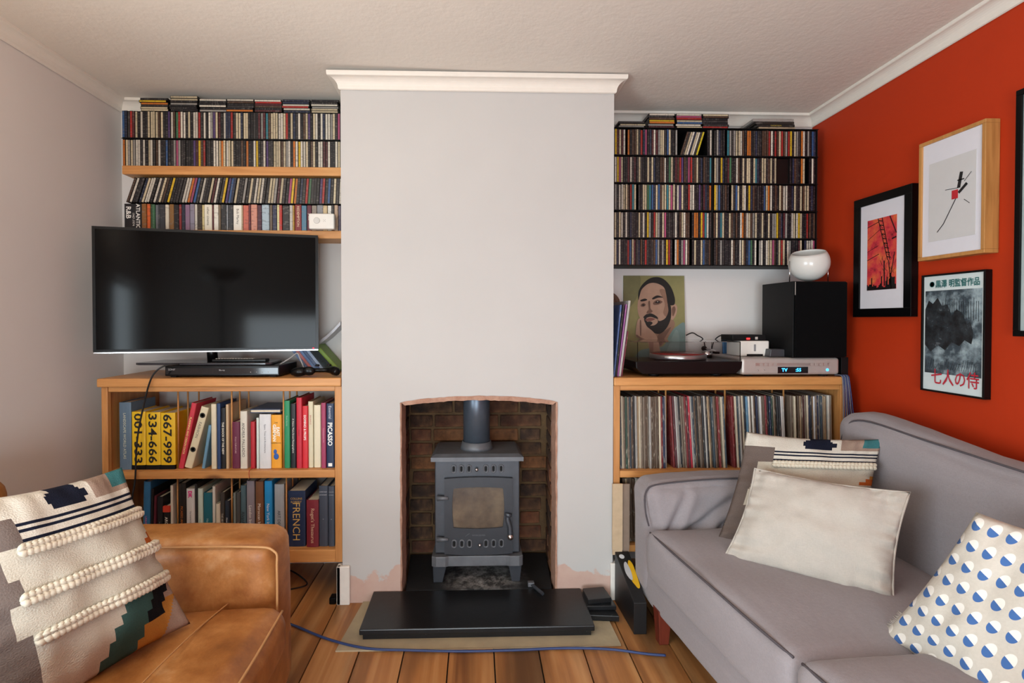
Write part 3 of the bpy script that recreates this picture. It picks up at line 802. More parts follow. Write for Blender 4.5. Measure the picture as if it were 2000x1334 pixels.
shelf_book(987, 1034, 285, U, 'dcd6c6', f'off-white book with grey capitals down its spine {CU}', 'ANDREA PALLADIO', '4c4a48', .4)
o, w, h = shelf_book(1056, 1086, 356, U, 'b8202c', f'thin red book with a hanging ribbon {CU}')
MB().tube(spline([(0, -.001, .006), (0, -.012, .002), (.001, -.034, .0025), (.002, -.042, -.008), (.004, -.042, -.026)]), .0011, 6).build('ribbon', ink('b01820'), o)
shelf_book(1096, 1113, 330, U, 'd6e2da', f'thin mint white book {CU}')
shelf_book(1115, 1192, 306, U, 'dedede', f'wide white book with small dark lettering {CU}', 'Space, Time and Architecture', '55565a', .15, pos=.55)
o, w, h = shelf_book(1195, 1263, 310, U, 'f0a52a', f'orange yellow handbook with a blue figure on its spine {CU}')
lettering('EAST', w * .30, ink('f6f0e0'), o, (w * .2, -.0008, h * .68), down=True, bold=.05)
lettering('GERMAN', w * .30, ink('f6f0e0'), o, (-w * .16, -.0008, h * .66), down=True, bold=.05, maxw=h * .36)
lettering('THE', w * .13, ink('3a2410'), o, (0, -.0008, h * .85)); lettering('HANDBOOK', w * .12, ink('3a2410'), o, (0, -.0008, h * .47))
MB().ball((0, -.0006, h * .22), (w * .26, .0006, h * .06), 10).ball((-w * .1, -.0006, h * .31), (w * .17, .0006, h * .045), 10).build('emblem', ink('2b5aa8'), o)
shelf_book(1282, 1320, 216, U, '1f8a5a', f'tall green book with faint lettering {CU}', 'Short Stories', 'a8d0b4', .25, pos=.7)
shelf_book(1323, 1360, 236, U, '161519', f'tall black book with white script lettering {CU}', 'A Vision: More Street Photographers', 'e8e4da', .3)
shelf_book(1363, 1401, 196, U, 'c41e34', f'tallest red book {CU}', 'Modern', '7a1420', .25)
shelf_book(1403, 1440, 252, U, 'd2242e', f'shorter bright red book with white lettering {CU}', 'DOMINO & PROPS', 'f0e8e0', .4, pos=.65, bold=.03, maxf=.45)
shelf_book(1442, 1476, 222, U, 'd8d0b0', f'tall ivory book with red lettering {CU}', 'BAUHAUS', 'b05a50', .3, pos=.72, maxf=.4)
shelf_book(1480, 1526, 246, U, 'e2d8ba', f'cream book with a blank spine beside the tall ivory one {CU}')
shelf_book(1529, 1560, 232, U, 'a03a5e', f'pink maroon book {CU}', 'Contemporary Art', 'e0a0b0', .3)
o, w, h = shelf_book(1563, 1616, 236, U, '1f3050', f'navy book with bold white name lettering against the end post {CU}', dx=0)
lettering('PICASSO', w * .55, ink('f2f0ea'), o, (0, -.0008, h * .52), down=True, bold=.04, maxw=h * .42); lettering('Essential', w * .35, ink('c8ccd8'), o, (0, -.0008, h * .86), down=True, maxw=h * .2)
MB().box((-w * .25, -.0008, h * .02), (w * .25, .0, h * .07)).build('publisher_mark', ink('f2f0ea'), o)
# the dark blue book lying on top of the row
zt = P(430, bc(0, 301)[1], BY).z; a, b = P(bc(1052, 0)[0], 810, BY).x, P(bc(1256, 0)[0], 810, BY).x
m = MB(); hh = .016; m.box((a, BY + .004, 0), (b, BY + .19, .003)); m.box((a, BY + .004, hh - .003), (b, BY + .19, hh)); m.box((a, BY + .187, .003), (b, BY + .19, hh - .003))
zlay = zt + .0015
o = m.build('book', M_COVER, None, loc=(0, 0, zlay), color=srgb('2a3a5c')); tag(o, 'dark blue hardback lying flat on top of the upright books', 'book')
MB().box((a + .003, BY + .006, .0032), (b - .003, BY + .186, hh - .0032)).build('pages', M_PAGES, o)
L = sb1 + .0003; CLo = 'on the lower cabinet shelf'
low = [(325, 372, 750, '2f6f9e', 'blue book with pink lettering', 'URBAN', 'c86aa0', .3, 4), (376, 393, 800, '1c1c20', 'thin black book near the cabinet side', None, '', 0, 4), (396, 411, 846, '5c2030', 'thin wine red book', 'architecture', 'd0a0a0', .3, 4),
 (427, 464, 852, '1e1e22', 'black book with tiny grey lettering', 'Modern Movement', '8a8a8a', .18, 0), (468, 514, 916, '1a191c', 'short black book with a red top band', 'ARCHITECTURE', 'ece8dc', .42, 0), (517, 535, 778, 'd8d2c4', 'thin white book beside the divider dowel', None, '', 0, 0),
 (571, 619, 762, '1d1a18', 'black book with orange capitals', 'PICASSO AND PAPER', 'c8702a', .32, 0), (623, 679, 800, 'd6d4d2', 'white book with a pink emblem', 'The Interior Design Handbook', '3a3a3e', .17, 0), (681, 697, 770, '2c2c2c', 'thin charcoal book with pale bars', None, '', 0, 0),
 (700, 735, 800, 'c9d8cc', 'white and mint book', 'Interiors', '6aa08a', .3, 0), (738, 795, 828, '1f6878', 'teal hardback', 'Handmade', 'a8ccd0', .25, 0), (798, 818, 786, 'dcd8ce', 'tall white book with a black stroke', None, '', 0, 0), (820, 848, 905, 'd9d2bd', 'small cream paperback', 'THE CITIZEN', '2a2826', .4, 0),
 (850, 880, 826, '45403c', 'dark brown book with pale capitals', 'THE ARTS & CRAFTS', 'cfc8b8', .4, 0), (882, 911, 884, '22303e', 'dark slate paperback with white lettering', 'How to Read Houses', 'e4e4e0', .42, 0), (938, 955, 832, '7a8480', 'grey green book', 'MODERN', '3a4442', .3, 0), (957, 984, 828, '4c4e4e', 'mid grey book', 'CITIES', 'a8a8a4', .3, 0),
 (987, 1024, 782, '4f6a74', 'grey teal book with bold black name', 'AlvarAalto', '14181c', .6, 0), (1027, 1080, 752, '8d8790', 'mauve grey interiors volume', 'London Interiors', 'f0eee8', .38, 0), (1087, 1140, 756, '7a5236', 'brown interiors volume', 'Moroccan Interiors', 'f0ece2', .38, 0),
 (1147, 1198, 753, '1f93d6', 'bright blue interiors volume', 'New York Interiors', 'f2f2ee', .38, 0), (1213, 1278, 776, 'a4acb2', 'silver grey book with thin capitals', 'ART DECO', '3e4448', .3, 0),
 (1303, 1420, 822, '1c2f52', 'large navy dictionary with gold lettering', 'FRENCH', 'c8a860', .42, 0), (1427, 1508, 884, '7c2430', 'dark red reference book with gold script', "Roget's Thesaurus", 'd8b89a', .28, 0),
 (1511, 1572, 790, '3f4654', 'slate blue volume marked with one stroke', 'I', 'c8ccd0', .15, 0), (1575, 1616, 792, '434a58', 'slate blue volume marked with two strokes against the end post', 'II', 'c8ccd0', .2, 0)]
for x0, x1, yt, hx, lab, wd, ik, th, dx in low:
    deep = x0 > 1300
    o, w, h = shelf_book(x0, x1, yt, L, hx, f'{lab} {CLo}', wd, ik or 'ffffff', th, dx=dx, pos=.42 if not deep else .45, maxf=.8 if not deep else .75)
    if x0 == 468: MB().box((-w / 2 - .0002, -.0008, h * .86), (w / 2 + .0002, .01, h)).build('red_band', ink('c8402c'), o)
    if x0 == 623: lettering('DK', w * .4, ink('d83a86'), o, (0, -.0008, h * .9), down=True, bold=.1)
    if x0 == 1303:
        lettering('COLLINS', w * .12, ink('c8a860'), o, (0, -.0008, h * .86)); lettering('ROBERT', w * .12, ink('c8a860'), o, (0, -.0008, h * .80))
    if x0 > 1500: lettering('OXFORD ENGLISH', w * .11, ink('c8ccd0'), o, (0, -.0008, h * .9), maxw=w * .85); lettering('DICTIONARY', w * .11, ink('c8ccd0'), o, (0, -.0008, h * .85), maxw=w * .85)

# ---- things on the cabinet top
pf = CABF + .03
a, b = P(322, 725, pf), P(545, 725, pf)
pl = empty('disc_player', ((a.x + b.x) / 2, pf, CT)); tag(pl, 'slim black disc player under the television stand', 'disc player')
w = b.x - a.x; hp = .050
MB().box((-w / 2, 0, .006), (w / 2, .22, hp)).build('case', M_BLACK, pl, bevel=.003)
for sx in (-1, 1):
    for sy in (.02, .20): MB().box((sx * (w / 2 - .03) - .012, sy - .01, 0), (sx * (w / 2 - .03) + .012, sy + .01, .0065)).build('foot', M_BLACKM, pl)
MB().box((-w / 2 + .004, -.0012, .014), (w / 2 - .004, .001, .040)).build('front_glass', plain('player_glass', '1a1a1d', .08), pl)
lettering('SONY', .008, plain('silver_ink', 'b8b8b8', .4), pl, (-w / 2 + .03, -.0018, .034))
lettering('Blu-ray', .006, plain('silver_ink', 'b8b8b8', .4), pl, (.0, -.0018, .030))
for k in range(4): MB().ball((w / 2 - .12 + k * .025, -.0012, .022), .002, 6).build('button', plain('silver_ink', 'b8b8b8', .4), pl)
# stand of the television resting on the player
zt = CT + hp; inv = Matrix.Rotation(-ang, 4, 'Z')
def tvloc(p): return inv @ (Vector(p) - tv.location)
bc0 = P(410, 704, 2.31)
m = MB(); m.prism([(-.29, -.085), (-.27, -.10), (.27, -.10), (.29, -.085), (.27, .085), (-.27, .085)], 0, .010, 'z')
o = m.build('stand_base', plain('stand_gloss', '35353a', .15), tv, bevel=.002); o.location = tvloc((bc0.x, pf + .12, zt + .0008)); o.rotation_euler = (0, 0, -ang)
m = MB(); m.tube([tvloc((bc0.x, pf + .11, zt + .01)), tvloc((bc0.x, pf + .10, z_lo + .03))], .022, 16); m.build('stand_neck', M_BLACK, tv)
# remote control lying on the stand
r0, r1 = P(422, 699, pf + .08), P(526, 699, pf + .08)
rm = empty('remote_control', ((r0.x + r1.x) / 2, pf + .06, zt + .0115)); tag(rm, 'long black remote control lying on the television stand', 'remote')
wr = r1.x - r0.x
MB().box((-wr / 2, -.02, 0), (wr / 2, .025, .014)).build('body', M_BLACK, rm, bevel=.004)
for k in range(14): MB().box((-wr / 2 + .012 + k * .012, -.008, .014), (-wr / 2 + .019 + k * .012, .012, .0158)).build('button', plain('remote_button', '8a8a8a' if k % 3 else 'c8c4ba', .5), rm)
# games controller
g0, g1 = P(563, 733, CABF + .01), P(659, 733, CABF + .01)
gc = empty('game_controller', ((g0.x + g1.x) / 2, CABF + .055, CT + .001)); tag(gc, 'black games controller on the cabinet top beside the disc cases', 'controller')
m = MB(); m.tube(spline([(-.10, -.01, .018), (-.06, -.028, .022), (-.01, -.005, .026), (.05, .0, .026), (.085, -.015, .024), (.10, -.035, .018)]), [.010] + [.014 + .006 * sin(i * .25) for i in range(39)] + [.010], 10); m.build('body', M_BLACK, gc)
for p in ((.01, -.015, .045), (.06, -.012, .046)): MB().lathe([(.0, 0), (.009, 0), (.010, .005), (.006, .008), (0, .008)], 14, p).build('thumb_stick', M_BLACKM, gc)
MB().ball((-.02, -.035, .026), (.028, .012, .020), 10).build('grip', M_BLACK, gc)
# leaning disc cases behind it
for k in range(5):
    base = P(606 + k * 7, 722, 2.42)
    o = MB().box((-.0065, 0, 0), (.0065, .135, .17)).build('film_case', M_BOXSET, None, bevel=.001, seg=1, loc=(base.x, 2.415, CT + .0045), rot=(0, radians(-38), 0), color=srgb(['3a5a8a', 'b0504a', '4a6a9a', '27406e', '8a9ab4'][k]))
    tag(o, f'{["blue", "red", "mid blue", "navy", "pale blue"][k]} film case in the row slumped beside the television', 'film case')
p0, p1 = P(628, 664, 2.45), P(672, 712, 2.45)
o = book_data(.018, .165, .12).build('book', M_COVER, None, loc=(P(662, 715, 2.43).x, 2.425, CT + .007), rot=(0, radians(-42), 0), color=srgb('6f8a2a')); tag(o, 'olive green book leaning over behind the slumped film cases', 'book')
pts = [(P(px_, py_, 2.47).x, P(px_, py_, 2.47).z) for px_, py_ in ((624, 667), (640, 655), (655, 641), (667, 628))]
m = MB(); k = len(pts); th = .016
m.prism(pts + [(x, z - th) for x, z in reversed(pts)], 2.45, 2.555, 'y'); o = m.build('magazine', plain('magazine_grey', 'b9b7bd', .4), None); tag(o, 'curled grey magazine wedged between television and chimney breast', 'magazine')
# cables
def cable(name, pts, r, mat, label):
    o = MB().tube(spline(pts, 7), r, 7).build(name, mat); return tag(o, label, 'cable')
cable('power_cable', [P(345, 712, CABF - .005) + Vector((0, .02, 0)), P(318, 716, CABF - .02), P(296, 738, CABF - .03), P(281, 790, CABF - .02), P(268, 860, CABF - .018), P(264, 935, CABF - .018), P(258, 985, CABF - .03), P(262, 1100, CABF - .02), P(270, 1170, CABF - .03)], .0035, M_WIRE, 'black power cable looping from the disc player down past the yellow books')
cable('loose_cable', [P(546, 712, 2.30), P(566, 700, 2.3), P(580, 690, 2.3), P(586, 700, 2.29), P(592, 714, 2.29), P(594, 722, 2.29)], .003, plain('grey_cable', '9a9896', .5), 'pale grey cable looping among the disc cases beside the television')
cable('floor_cable', [P(548, 1110, 2.35), P(575, 1118, 2.3), P(600, 1140, 2.25), P(572, 1150, 2.2), P(546, 1152, 2.15)], .0035, M_WIRE, 'black cable curled on the boards under the book cabinet')
# ================================================================== the alcove with the records
# ---- black wire CD rack, five tiers in two columns
rack = empty('cd_rack', (0, 0, 0)); tag(rack, 'black five-tier rack packed with CDs on the wall beside the chimney breast', 'rack')
rx0, rx1 = XCR + .004, P(1597, 400, CDF).x
tiers = [P(1400, y, CDF).z for y in (518.5, 465.5, 411.5, 358, 304.5, 250.5)]
for i, z in enumerate(tiers):
    MB().box((rx0, CDF - .003, z - .0025), (rx1, BW - .002, z)).build('tier', M_BLACKM, rack)
rxm = P(1393, 400, CDF).x
for x in (rx0, rxm - .006, rx1 - .006):
    MB().box((x, CDF + .004, tiers[0] + .0002), (x + .006, BW - .002, tiers[-1] - .0027)).build('upright', M_BLACKM, rack)
MB().box((rx0 + .0065, BW - .006, tiers[0] + .0002), (rxm - .0065, BW - .003, tiers[-1] - .0027)).build('back_panel', M_BLACKM, rack)
MB().box((rxm + .0005, BW - .006, tiers[0] + .0002), (rx1 - .0065, BW - .003, tiers[-1] - .0027)).build('back_panel', M_BLACKM, rack)
# the CDs in it, several hundred: one mass with a colour for each spine
t = NT('rack_cd_spine'); at = t.n('ShaderNodeAttribute', attribute_name='spine'); c = at.outputs['Color']
mk = t.val('GREATER_THAN', t.noise(1.0, 1, sc=(90, 30, 260)), .6)
hs = t.n('ShaderNodeRGBToBW'); t.l(c, hs.inputs[0]); lum = t.val('GREATER_THAN', hs.outputs[0], .16)
c = t.mix(t.val('MULTIPLY', mk, .4), c, t.mix(lum, (.16, .14, .12, 1), (.05, .04, .04, 1)))
t.set(c, .4); M_RCD = t.m
vs, fs, mi, cols = [], [], [], []
def add_box(M, a, b, mat, colr):
    k = len(vs); x0, y0, z0 = a; x1, y1, z1 = b
    for p in ((x0, y0, z0), (x1, y0, z0), (x1, y1, z0), (x0, y1, z0), (x0, y0, z1), (x1, y0, z1), (x1, y1, z1), (x0, y1, z1)): vs.append(tuple(M @ Vector(p)))
    for f in ((0, 3, 2, 1), (4, 5, 6, 7), (0, 1, 5, 4), (1, 2, 6, 5), (2, 3, 7, 6), (3, 0, 4, 7)):
        fs.append(tuple(k + i for i in f)); mi.append(mat); cols.append(colr)
R2 = random.Random(5)
def rack_cd(x, z, Y, th, h, lean, c):
    M = Matrix.Translation((x, Y, z)) @ Matrix.Rotation(lean, 4, 'Y')
    add_box(M, (-th / 2, .0012, 0), (th / 2, .142, h), 0, (0, 0, 0, 1))
    add_box(M, (-th * .37, 0, .003), (th * .37, .0013, h - .003), 1, c)
for tier in range(5):
    z = tiers[tier] + .0006; hmax = tiers[tier + 1] - .0025 - z
    for colm, (xa, xb) in enumerate(((rx0 + .008, rxm - .008), (rxm + .004, rx1 - .010))):
        n = int((xb - xa) / .0103); pitch = (xb - xa) / n; x = xa + pitch / 2; i = 0
        while i < n:
            # gaps and a leaning run in the top tier, a dark face-on box in the second
            u = i / n
            if tier == 4 and colm == 0 and .66 < u < .95:
                k = int(.29 * n); span = k * pitch; lx = x + .012
                m_ = 9
                for q in range(m_):
                    cc = srgb('cbb81e') if q == m_ - 1 else cd_col(R2, 2.2)[1]
                    rack_cd(lx + q * (span - .06) / m_, z + .0012, CDF + R2.uniform(0, .004), .0096, .118, radians(17), cc)
                x += span; i += k; continue
            if tier == 3 and colm == 1 and .60 < u < .74:
                k = int(.14 * n); add_box(Matrix.Translation((x, CDF + .012, z)), (0, 0, 0), (k * pitch - .002, .12, hmax * .95), 0, (0, 0, 0, 1))
                x += k * pitch; i += k; continue
            if R2.random() < .03: x += pitch; i += 1; continue
            nm, cc = cd_col(R2, .75); rack_cd(x, z, CDF + R2.uniform(0, .006), pitch * .97, min(.125, hmax - .001) * R2.uniform(.975, 1), 0, cc)
            x += pitch; i += 1
me = bpy.data.meshes.new('rack_discs'); me.from_pydata(vs, [], fs); me.materials.append(M_CASE); me.materials.append(M_RCD)
me.polygons.foreach_set('material_index', mi)
ca = me.color_attributes.new('spine', 'FLOAT_COLOR', 'CORNER'); buf = []
for c in cols: buf += list(c) * 4
ca.data.foreach_set('color', buf); me.update()
o = link('rack_discs', me); o['kind'] = 'stuff'; tag(o, 'several hundred CDs with mixed spines packed in the black rack', 'CDs')
# stacks on the rack
zr = tiers[-1] + .0004
g = 'flat CDs on top of the black rack'; pl_ = 'a stack on the black rack'
flat_stack(1208, 1262, 3, zr, CDF + .004, pl_, g, ['charcoal', 'cream', 'grey'])
flat_stack(1267, 1319, 7, zr, CDF + .002, pl_, g, ['off-white', 'charcoal', 'brown', 'yellow', 'orange', 'grey', 'maroon'], ceil_z(.9) - .004)
flat_stack(1321, 1371, 7, zr, CDF + .003, pl_, g, ['off-white', 'pink', 'red', 'cream', 'blue', 'off-white', 'cream'], ceil_z(.9) - .004)
flat_stack(1373, 1424, 7, zr, CDF + .002, pl_, g, ['cream', 'brown', 'black', 'charcoal', 'black', 'charcoal', 'red'], ceil_z(.9) - .004)
for k, (hx, nm) in enumerate((('b7a184', 'tan'), ('1a1716', 'black'), ('26201c', 'dark brown'), ('9c9690', 'grey'))):
    a, b = P(1483 - k * 4, 240, CDF), P(1554 - k, 240, CDF); th = (.009, .013, .012, .013)[k]; zz = zr + (0, .0095, .023, .0355)[k]
    o = MB().box((-(b.x - a.x) / 2, 0, 0), ((b.x - a.x) / 2, .13, th)).build('film_case', M_BOXSET, None, bevel=.001, seg=1, loc=((a.x + b.x) / 2, CDF + .002, zz), color=srgb(hx))
    tag(o, f'{nm} film case lying flat on top of the black CD rack', 'film case')
    if k == 1: lettering('COLLECTION', .006, plain('gold_ink', 'b8a23a', .5), o, (0, -.0006, th / 2))

# ---- record cabinet
RC = P(1420, 736.5, CABF).z; RC0 = P(1420, 752, CABF).z
rc = empty('record_cabinet', (0, 0, 0)); tag(rc, 'pine cabinet packed with vinyl records beneath the turntable', 'cabinet')
ra = XCR + .003; rb = P(1657, 745, CABF - .012).x; rbb = P(1655, 745, CABF).x
MB().box((ra, CABF - .012, RC0), (rb, BW - .002, RC)).build('top', M_PINE, rc, bevel=.004, seg=3)
rz0 = .20; i0 = P(1211, 850, CABF).x; i1 = P(1641, 850, CABF).x
MB().box((ra, CABF, rz0), (i0, CABF + .022, RC0 - .0005)).build('front_post', M_PINEZ, rc, bevel=.002)
MB().box((i1, CABF, rz0), (rbb, CABF + .022, RC0 - .0005)).build('front_post', M_PINEZ, rc, bevel=.002)
MB().box((ra, CABF + .0225, rz0), (ra + .018, BW - .002, RC0 - .0005)).build('side_panel', M_PINEZ, rc)
MB().box((rbb - .018, CABF + .0225, rz0), (rbb, BW - .002, RC0 - .0005)).build('side_panel', M_PINEZ, rc)
MB().box((i0 + .0005, CABF + .003, P(1420, 762, CABF).z), (i1 - .0005, CABF + .022, RC0 - .0005)).build('top_rail', M_PINE, rc, bevel=.002)
rm1, rm0 = P(1420, 918, CABF).z, P(1420, 931, CABF).z
for za, zb in ((rm0, rm1), (rz0, rz0 + .03)):
    MB().box((i0 + .0005, CABF + .001, za), (i1 - .0005, CABF + .0225, zb)).build('shelf_edge', M_PINE, rc, bevel=.002)
    MB().box((ra + .0185, CABF + .0230, za), (rbb - .0185, BW - .002, zb)).build('shelf', M_PINE, rc)
dow = []
for px_ in (1305, 1422, 1538):
    x = P(px_, 770, CABF + .04).x; dow.append(x)
    for yy in (.07, .16, .26): MB().tube([(x, CABF + yy, rm1), (x, CABF + yy, RC0)], .004, 8).build('dowel', M_PINEZ, rc)
# records
LPC = [('brown', '5a4636', 14), ('grey brown', '756658', 14), ('charcoal', '2c2b2e', 14), ('tan', '9a8264', 10), ('cream', 'cbbfa6', 9), ('pale grey', 'a9a59f', 9),
       ('slate', '3f4c56', 7), ('dark red', '7a2a2c', 4), ('maroon', '4c262c', 4), ('navy', '25304c', 4), ('white', 'd6d2c8', 6), ('dark green', '2e4438', 2)]
def lp_col():
    c = RND.choices(LPC, [q[2] for q in LPC])[0]; f = RND.uniform(.85, 1.15); k = srgb(c[1]); return c[0], tuple(min(1, x * f) for x in k[:3]) + (1,)
def sleeve_data(th):
    m = MB(); h = d = .312; r = th * .35
    m.prism([(-th / 2, r), (-th * .2, 0), (th * .2, 0), (th / 2, r), (th / 2, d), (-th / 2, d)], 0, h, 'z'); return m.mesh('record_sleeve', M_SLEEVE)
SL = sleeve_data(.004)
special = {0.335: ('bright red', 'b8283c'), .60: ('pale blue', '5f8aa8'), .66: ('white', 'dcdad6'), .76: ('white', 'e4e2de'), .905: ('white', 'd9dde0')}
hrow = P(1420, 771, CABF + .03).z - rm1
def fill(xa, xb, lean0, lean1, z, hs, n, place, group):
    pitch = (xb - xa) / n; prev = 'the end'
    for i in range(n):
        t = (i + .5) / n; lean = -radians(lean0 + (lean1 - lean0) * t)
        nm, c = lp_col(); u = ((xa + pitch * i) - (i0)) / (i1 - i0)
        for k, (sn, sh) in special.items():
            if abs(u - k) < .0045: nm, c = sn, srgb(sh)
        th = pitch * .93 * cos(lean)
        o = link('vinyl_record', SL, None, (xa + pitch * (i + .5), CABF + .027 + RND.uniform(0, .012), z + abs(sin(lean)) * th / 2 + .0006), (0, lean, 0), c, (th / .004, 1, hs * RND.uniform(.985, 1.0) / .312))
        tag(o, f'{nm} record next to {prev if prev == "the end" else "a " + prev + " one"} {place}', 'record', group); prev = nm
segs = [(i0 + .003, dow[0] - .005, 1.2, 1.2, 24), (dow[0] + .005, dow[1] - .005, 3.6, 3.4, 28), (dow[1] + .005, dow[2] - .005, 3.4, 3.0, 28), (dow[2] + .005, i1 - .004, 2.2, 1.6, 24)]
for k, (xa, xb, l0, l1, n) in enumerate(segs):
    xa2 = xa + sin(radians(l0)) * hrow
    fill(xa2, xb, l0, l1, rm1, hrow * .985, n, ('beside the chimney breast post', 'between the first and second dowels', 'between the second and third dowels', 'by the cable end of the cabinet')[k], 'records on the upper shelf')
hlow = rm0 - (rz0 + .03) - .012
fill(i0 + .030, P(1312, 940, CABF).x, 2, 2, rz0 + .03, hlow, 18, 'low near the chimney breast', 'records on the lower shelf')
fill(P(1327, 940, CABF).x, P(1440, 940, CABF).x, 2.5, 2.5, rz0 + .03, hlow, 26, 'low behind the sofa arm', 'records on the lower shelf')
# sheets of card in front of the lower shelf
for k, (px0, px1, hx, nm, dy) in enumerate(((1197, 1217, 'c4ab8c', 'pale brown', .010), (1214, 1232, '8b7768', 'darker brown', .0))):
    a, b = P(px0, 1000, CABF - .03), P(px1, 1000, CABF - .03); zt = P(1205, 946, CABF - .03).z
    o = MB().box((a.x, CABF - .016 - dy, .222), (b.x - .001, CABF - .008 - dy, zt - .004 * k)).build('card_sheet', plain('card_' + nm.replace(' ', '_'), hx, .85, var=.1)); tag(o, f'{nm} sheet of cardboard standing against the record cabinet', 'cardboard')
    MB().box((a.x + .001, CABF - .0155 - dy, .2005), (b.x - .002, CABF - .0085 - dy, .2215)).build('fold', plain('card_' + nm.replace(' ', '_'), hx, .85), o)

# ---- on the record cabinet
# leaning sleeves beside the breast
for k, (px_, hx, nm, th, hh) in enumerate(((1206, '4a6296', 'blue and white', .007, .315), (1213, '2a2420', 'black', .006, .315), (1219, 'a05a9a', 'magenta', .006, .318), (1226, 'b9b4b2', 'silver', .009, .335), (1236, '8a3a4a', 'dark pink', .004, .20))):
    p = P(px_ - 2, 733, CABF + .03); lean = radians(5.5 + k * .6)
    x = XCR + .011 + k * .0095
    o = link('vinyl_record', SL, None, (x, CABF + .02 + .004 * k, RC + .0012), (0, lean, 0), srgb(hx), (th / .004, .88, hh / .312)); tag(o, f'{nm} record sleeve leaning beside the turntable', 'record')
# portrait on a canvas board
PY = BW - .045
c0, c1 = P(1222, 603, PY), P(1342, 603, PY); zt, zb = P(1282, 537, PY).z, RC + .001
pt = empty('portrait_painting', ((c0.x + c1.x) / 2, PY + .012, zb)); tag(pt, 'oil portrait of a bearded man resting his chin on his hand, behind the turntable', 'painting')
pt.rotation_euler = (radians(-3.2), 0, 0)
w, h = c1.x - c0.x, zt - zb
MB().box((-w / 2, 0, 0), (w / 2, .016, h)).build('canvas', plain('canvas_olive', '8f8858', .75, var=.22, scale=7), pt)
def pc(x, y):   # crop point -> canvas plane
    return ((x - 135) / 725 - .5) * w, h - (y - 105) / 930 * h
def paint(layers, y0=-.0006):
    m = MB(); mats = []
    for k, (hx, pts) in enumerate(layers):
        q = [pc(*p) for p in smooth_loop(pts, 5)]
        q = [(max(-w / 2, min(w / 2, a)), max(.0, min(h, b))) for a, b in q]
        mt = plain('paint_' + hx, hx, .7, var=.12, scale=26)
        if mt not in mats: mats.append(mt)
        y = y0 - k * .0003; n = len(q)
        m.add([(a, y, b) for a, b in q], [tuple(range(n))], mats.index(mt))
    return m, mats
S1, S2, S3 = 'ad8a74', '8f6c58', '6f5142'
layers = [('74714a', [(135, 105), (330, 105), (300, 300), (200, 420), (135, 400)]),
 ('6f8480', [(290, 1035), (300, 860), (480, 820), (600, 800), (680, 680), (760, 610), (870, 600), (880, 1040)]), ('7f928c', [(620, 900), (700, 720), (760, 640), (790, 760), (740, 1000), (640, 1040)]),
 (S2, [(520, 640), (690, 540), (735, 600), (640, 730), (560, 810), (520, 760)]), (S3, [(530, 700), (640, 640), (690, 620), (600, 740), (560, 800)]),
 (S1, [(305, 330), (330, 230), (420, 185), (560, 170), (640, 250), (690, 400), (680, 540), (600, 640), (480, 650), (390, 580), (320, 520), (295, 440)]),
 (S2, [(560, 250), (640, 260), (680, 420), (660, 520), (600, 480), (620, 380)]),
 (S1, [(690, 420), (735, 385), (768, 420), (750, 500), (705, 545), (682, 500)]), (S3, [(705, 430), (735, 410), (748, 445), (725, 500), (708, 500)]),
 ('17130f', [(305, 350), (310, 260), (370, 180), (470, 125), (590, 130), (690, 210), (738, 320), (735, 390), (690, 400), (655, 390), (640, 300), (610, 220), (520, 180), (430, 185), (350, 240), (320, 310)]),
 ('1c1612', [(655, 390), (690, 410), (690, 520), (640, 620), (560, 680), (480, 670), (400, 610), (370, 540), (390, 500), (450, 480), (520, 510), (545, 555), (620, 530), (660, 460)]),
 (S1, [(400, 520), (450, 500), (520, 530), (530, 570), (480, 600), (420, 590)]), ('1c1612', [(360, 520), (400, 488), (450, 492), (520, 510), (530, 535), (450, 515), (395, 525)]),
 ('7c4a40', [(385, 540), (440, 524), (500, 535), (450, 556), (400, 556)]), ('1c1612', [(385, 570), (440, 560), (470, 575), (440, 600), (400, 595)]),
 ('1a1310', [(470, 330), (530, 302), (600, 322), (540, 325), (480, 342)]), ('1a1310', [(330, 348), (380, 334), (410, 345), (380, 358), (335, 362)]),
 (S3, [(480, 375), (530, 345), (590, 365), (545, 392), (490, 395)]), ('231712', [(500, 372), (535, 356), (565, 368), (535, 382)]), ('d8cdbb', [(528, 362), (536, 360), (536, 367), (528, 368)]),
 (S3, [(330, 395), (365, 378), (390, 395), (365, 415), (335, 412)]), ('231712', [(342, 398), (362, 388), (378, 398), (360, 408)]),
 (S3, [(420, 370), (440, 360), (445, 430), (470, 460), (440, 478), (400, 480), (405, 460), (425, 440)]),
 (S1, [(265, 700), (285, 560), (320, 530), (370, 560), (400, 610), (470, 660), (520, 720), (550, 840), (580, 940), (600, 1035), (430, 1035), (425, 850), (400, 760), (320, 730)]),
 (S2, [(420, 760), (470, 760), (470, 900), (490, 1035), (432, 1035), (428, 870)]), (S3, [(315, 560), (332, 560), (330, 690), (316, 690)]), (S3, [(275, 690), (330, 720), (420, 750), (410, 765), (330, 740), (275, 712)])]
m, mats = paint(layers); m.build('portrait_paint', mats, pt)
# hat hanging behind the sleeves
hp = P(1222, 600, BW - .10)
hat = empty('felt_hat', (XCR + .066, BW - .018, P(1210, 594, BW - .02).z)); tag(hat, 'brown felt hat hanging on the wall behind the leaning record sleeves', 'hat')
M2 = Matrix.Rotation(radians(86), 4, 'X')
MB().lathe([(0, .030), (.030, .028), (.040, .018), (.042, 0), (.040, 0), (.037, .016), (.028, .025), (0, .026)], 28, M=M2).build('crown', plain('hat_felt', '6f5648', .9), hat)
MB().lathe([(.040, 0), (.052, -.003), (.062, .003), (.062, .005), (.052, 0), (.040, .003), (.040, 0)], 32, M=M2).build('brim', plain('hat_felt', '6f5648', .9), hat)

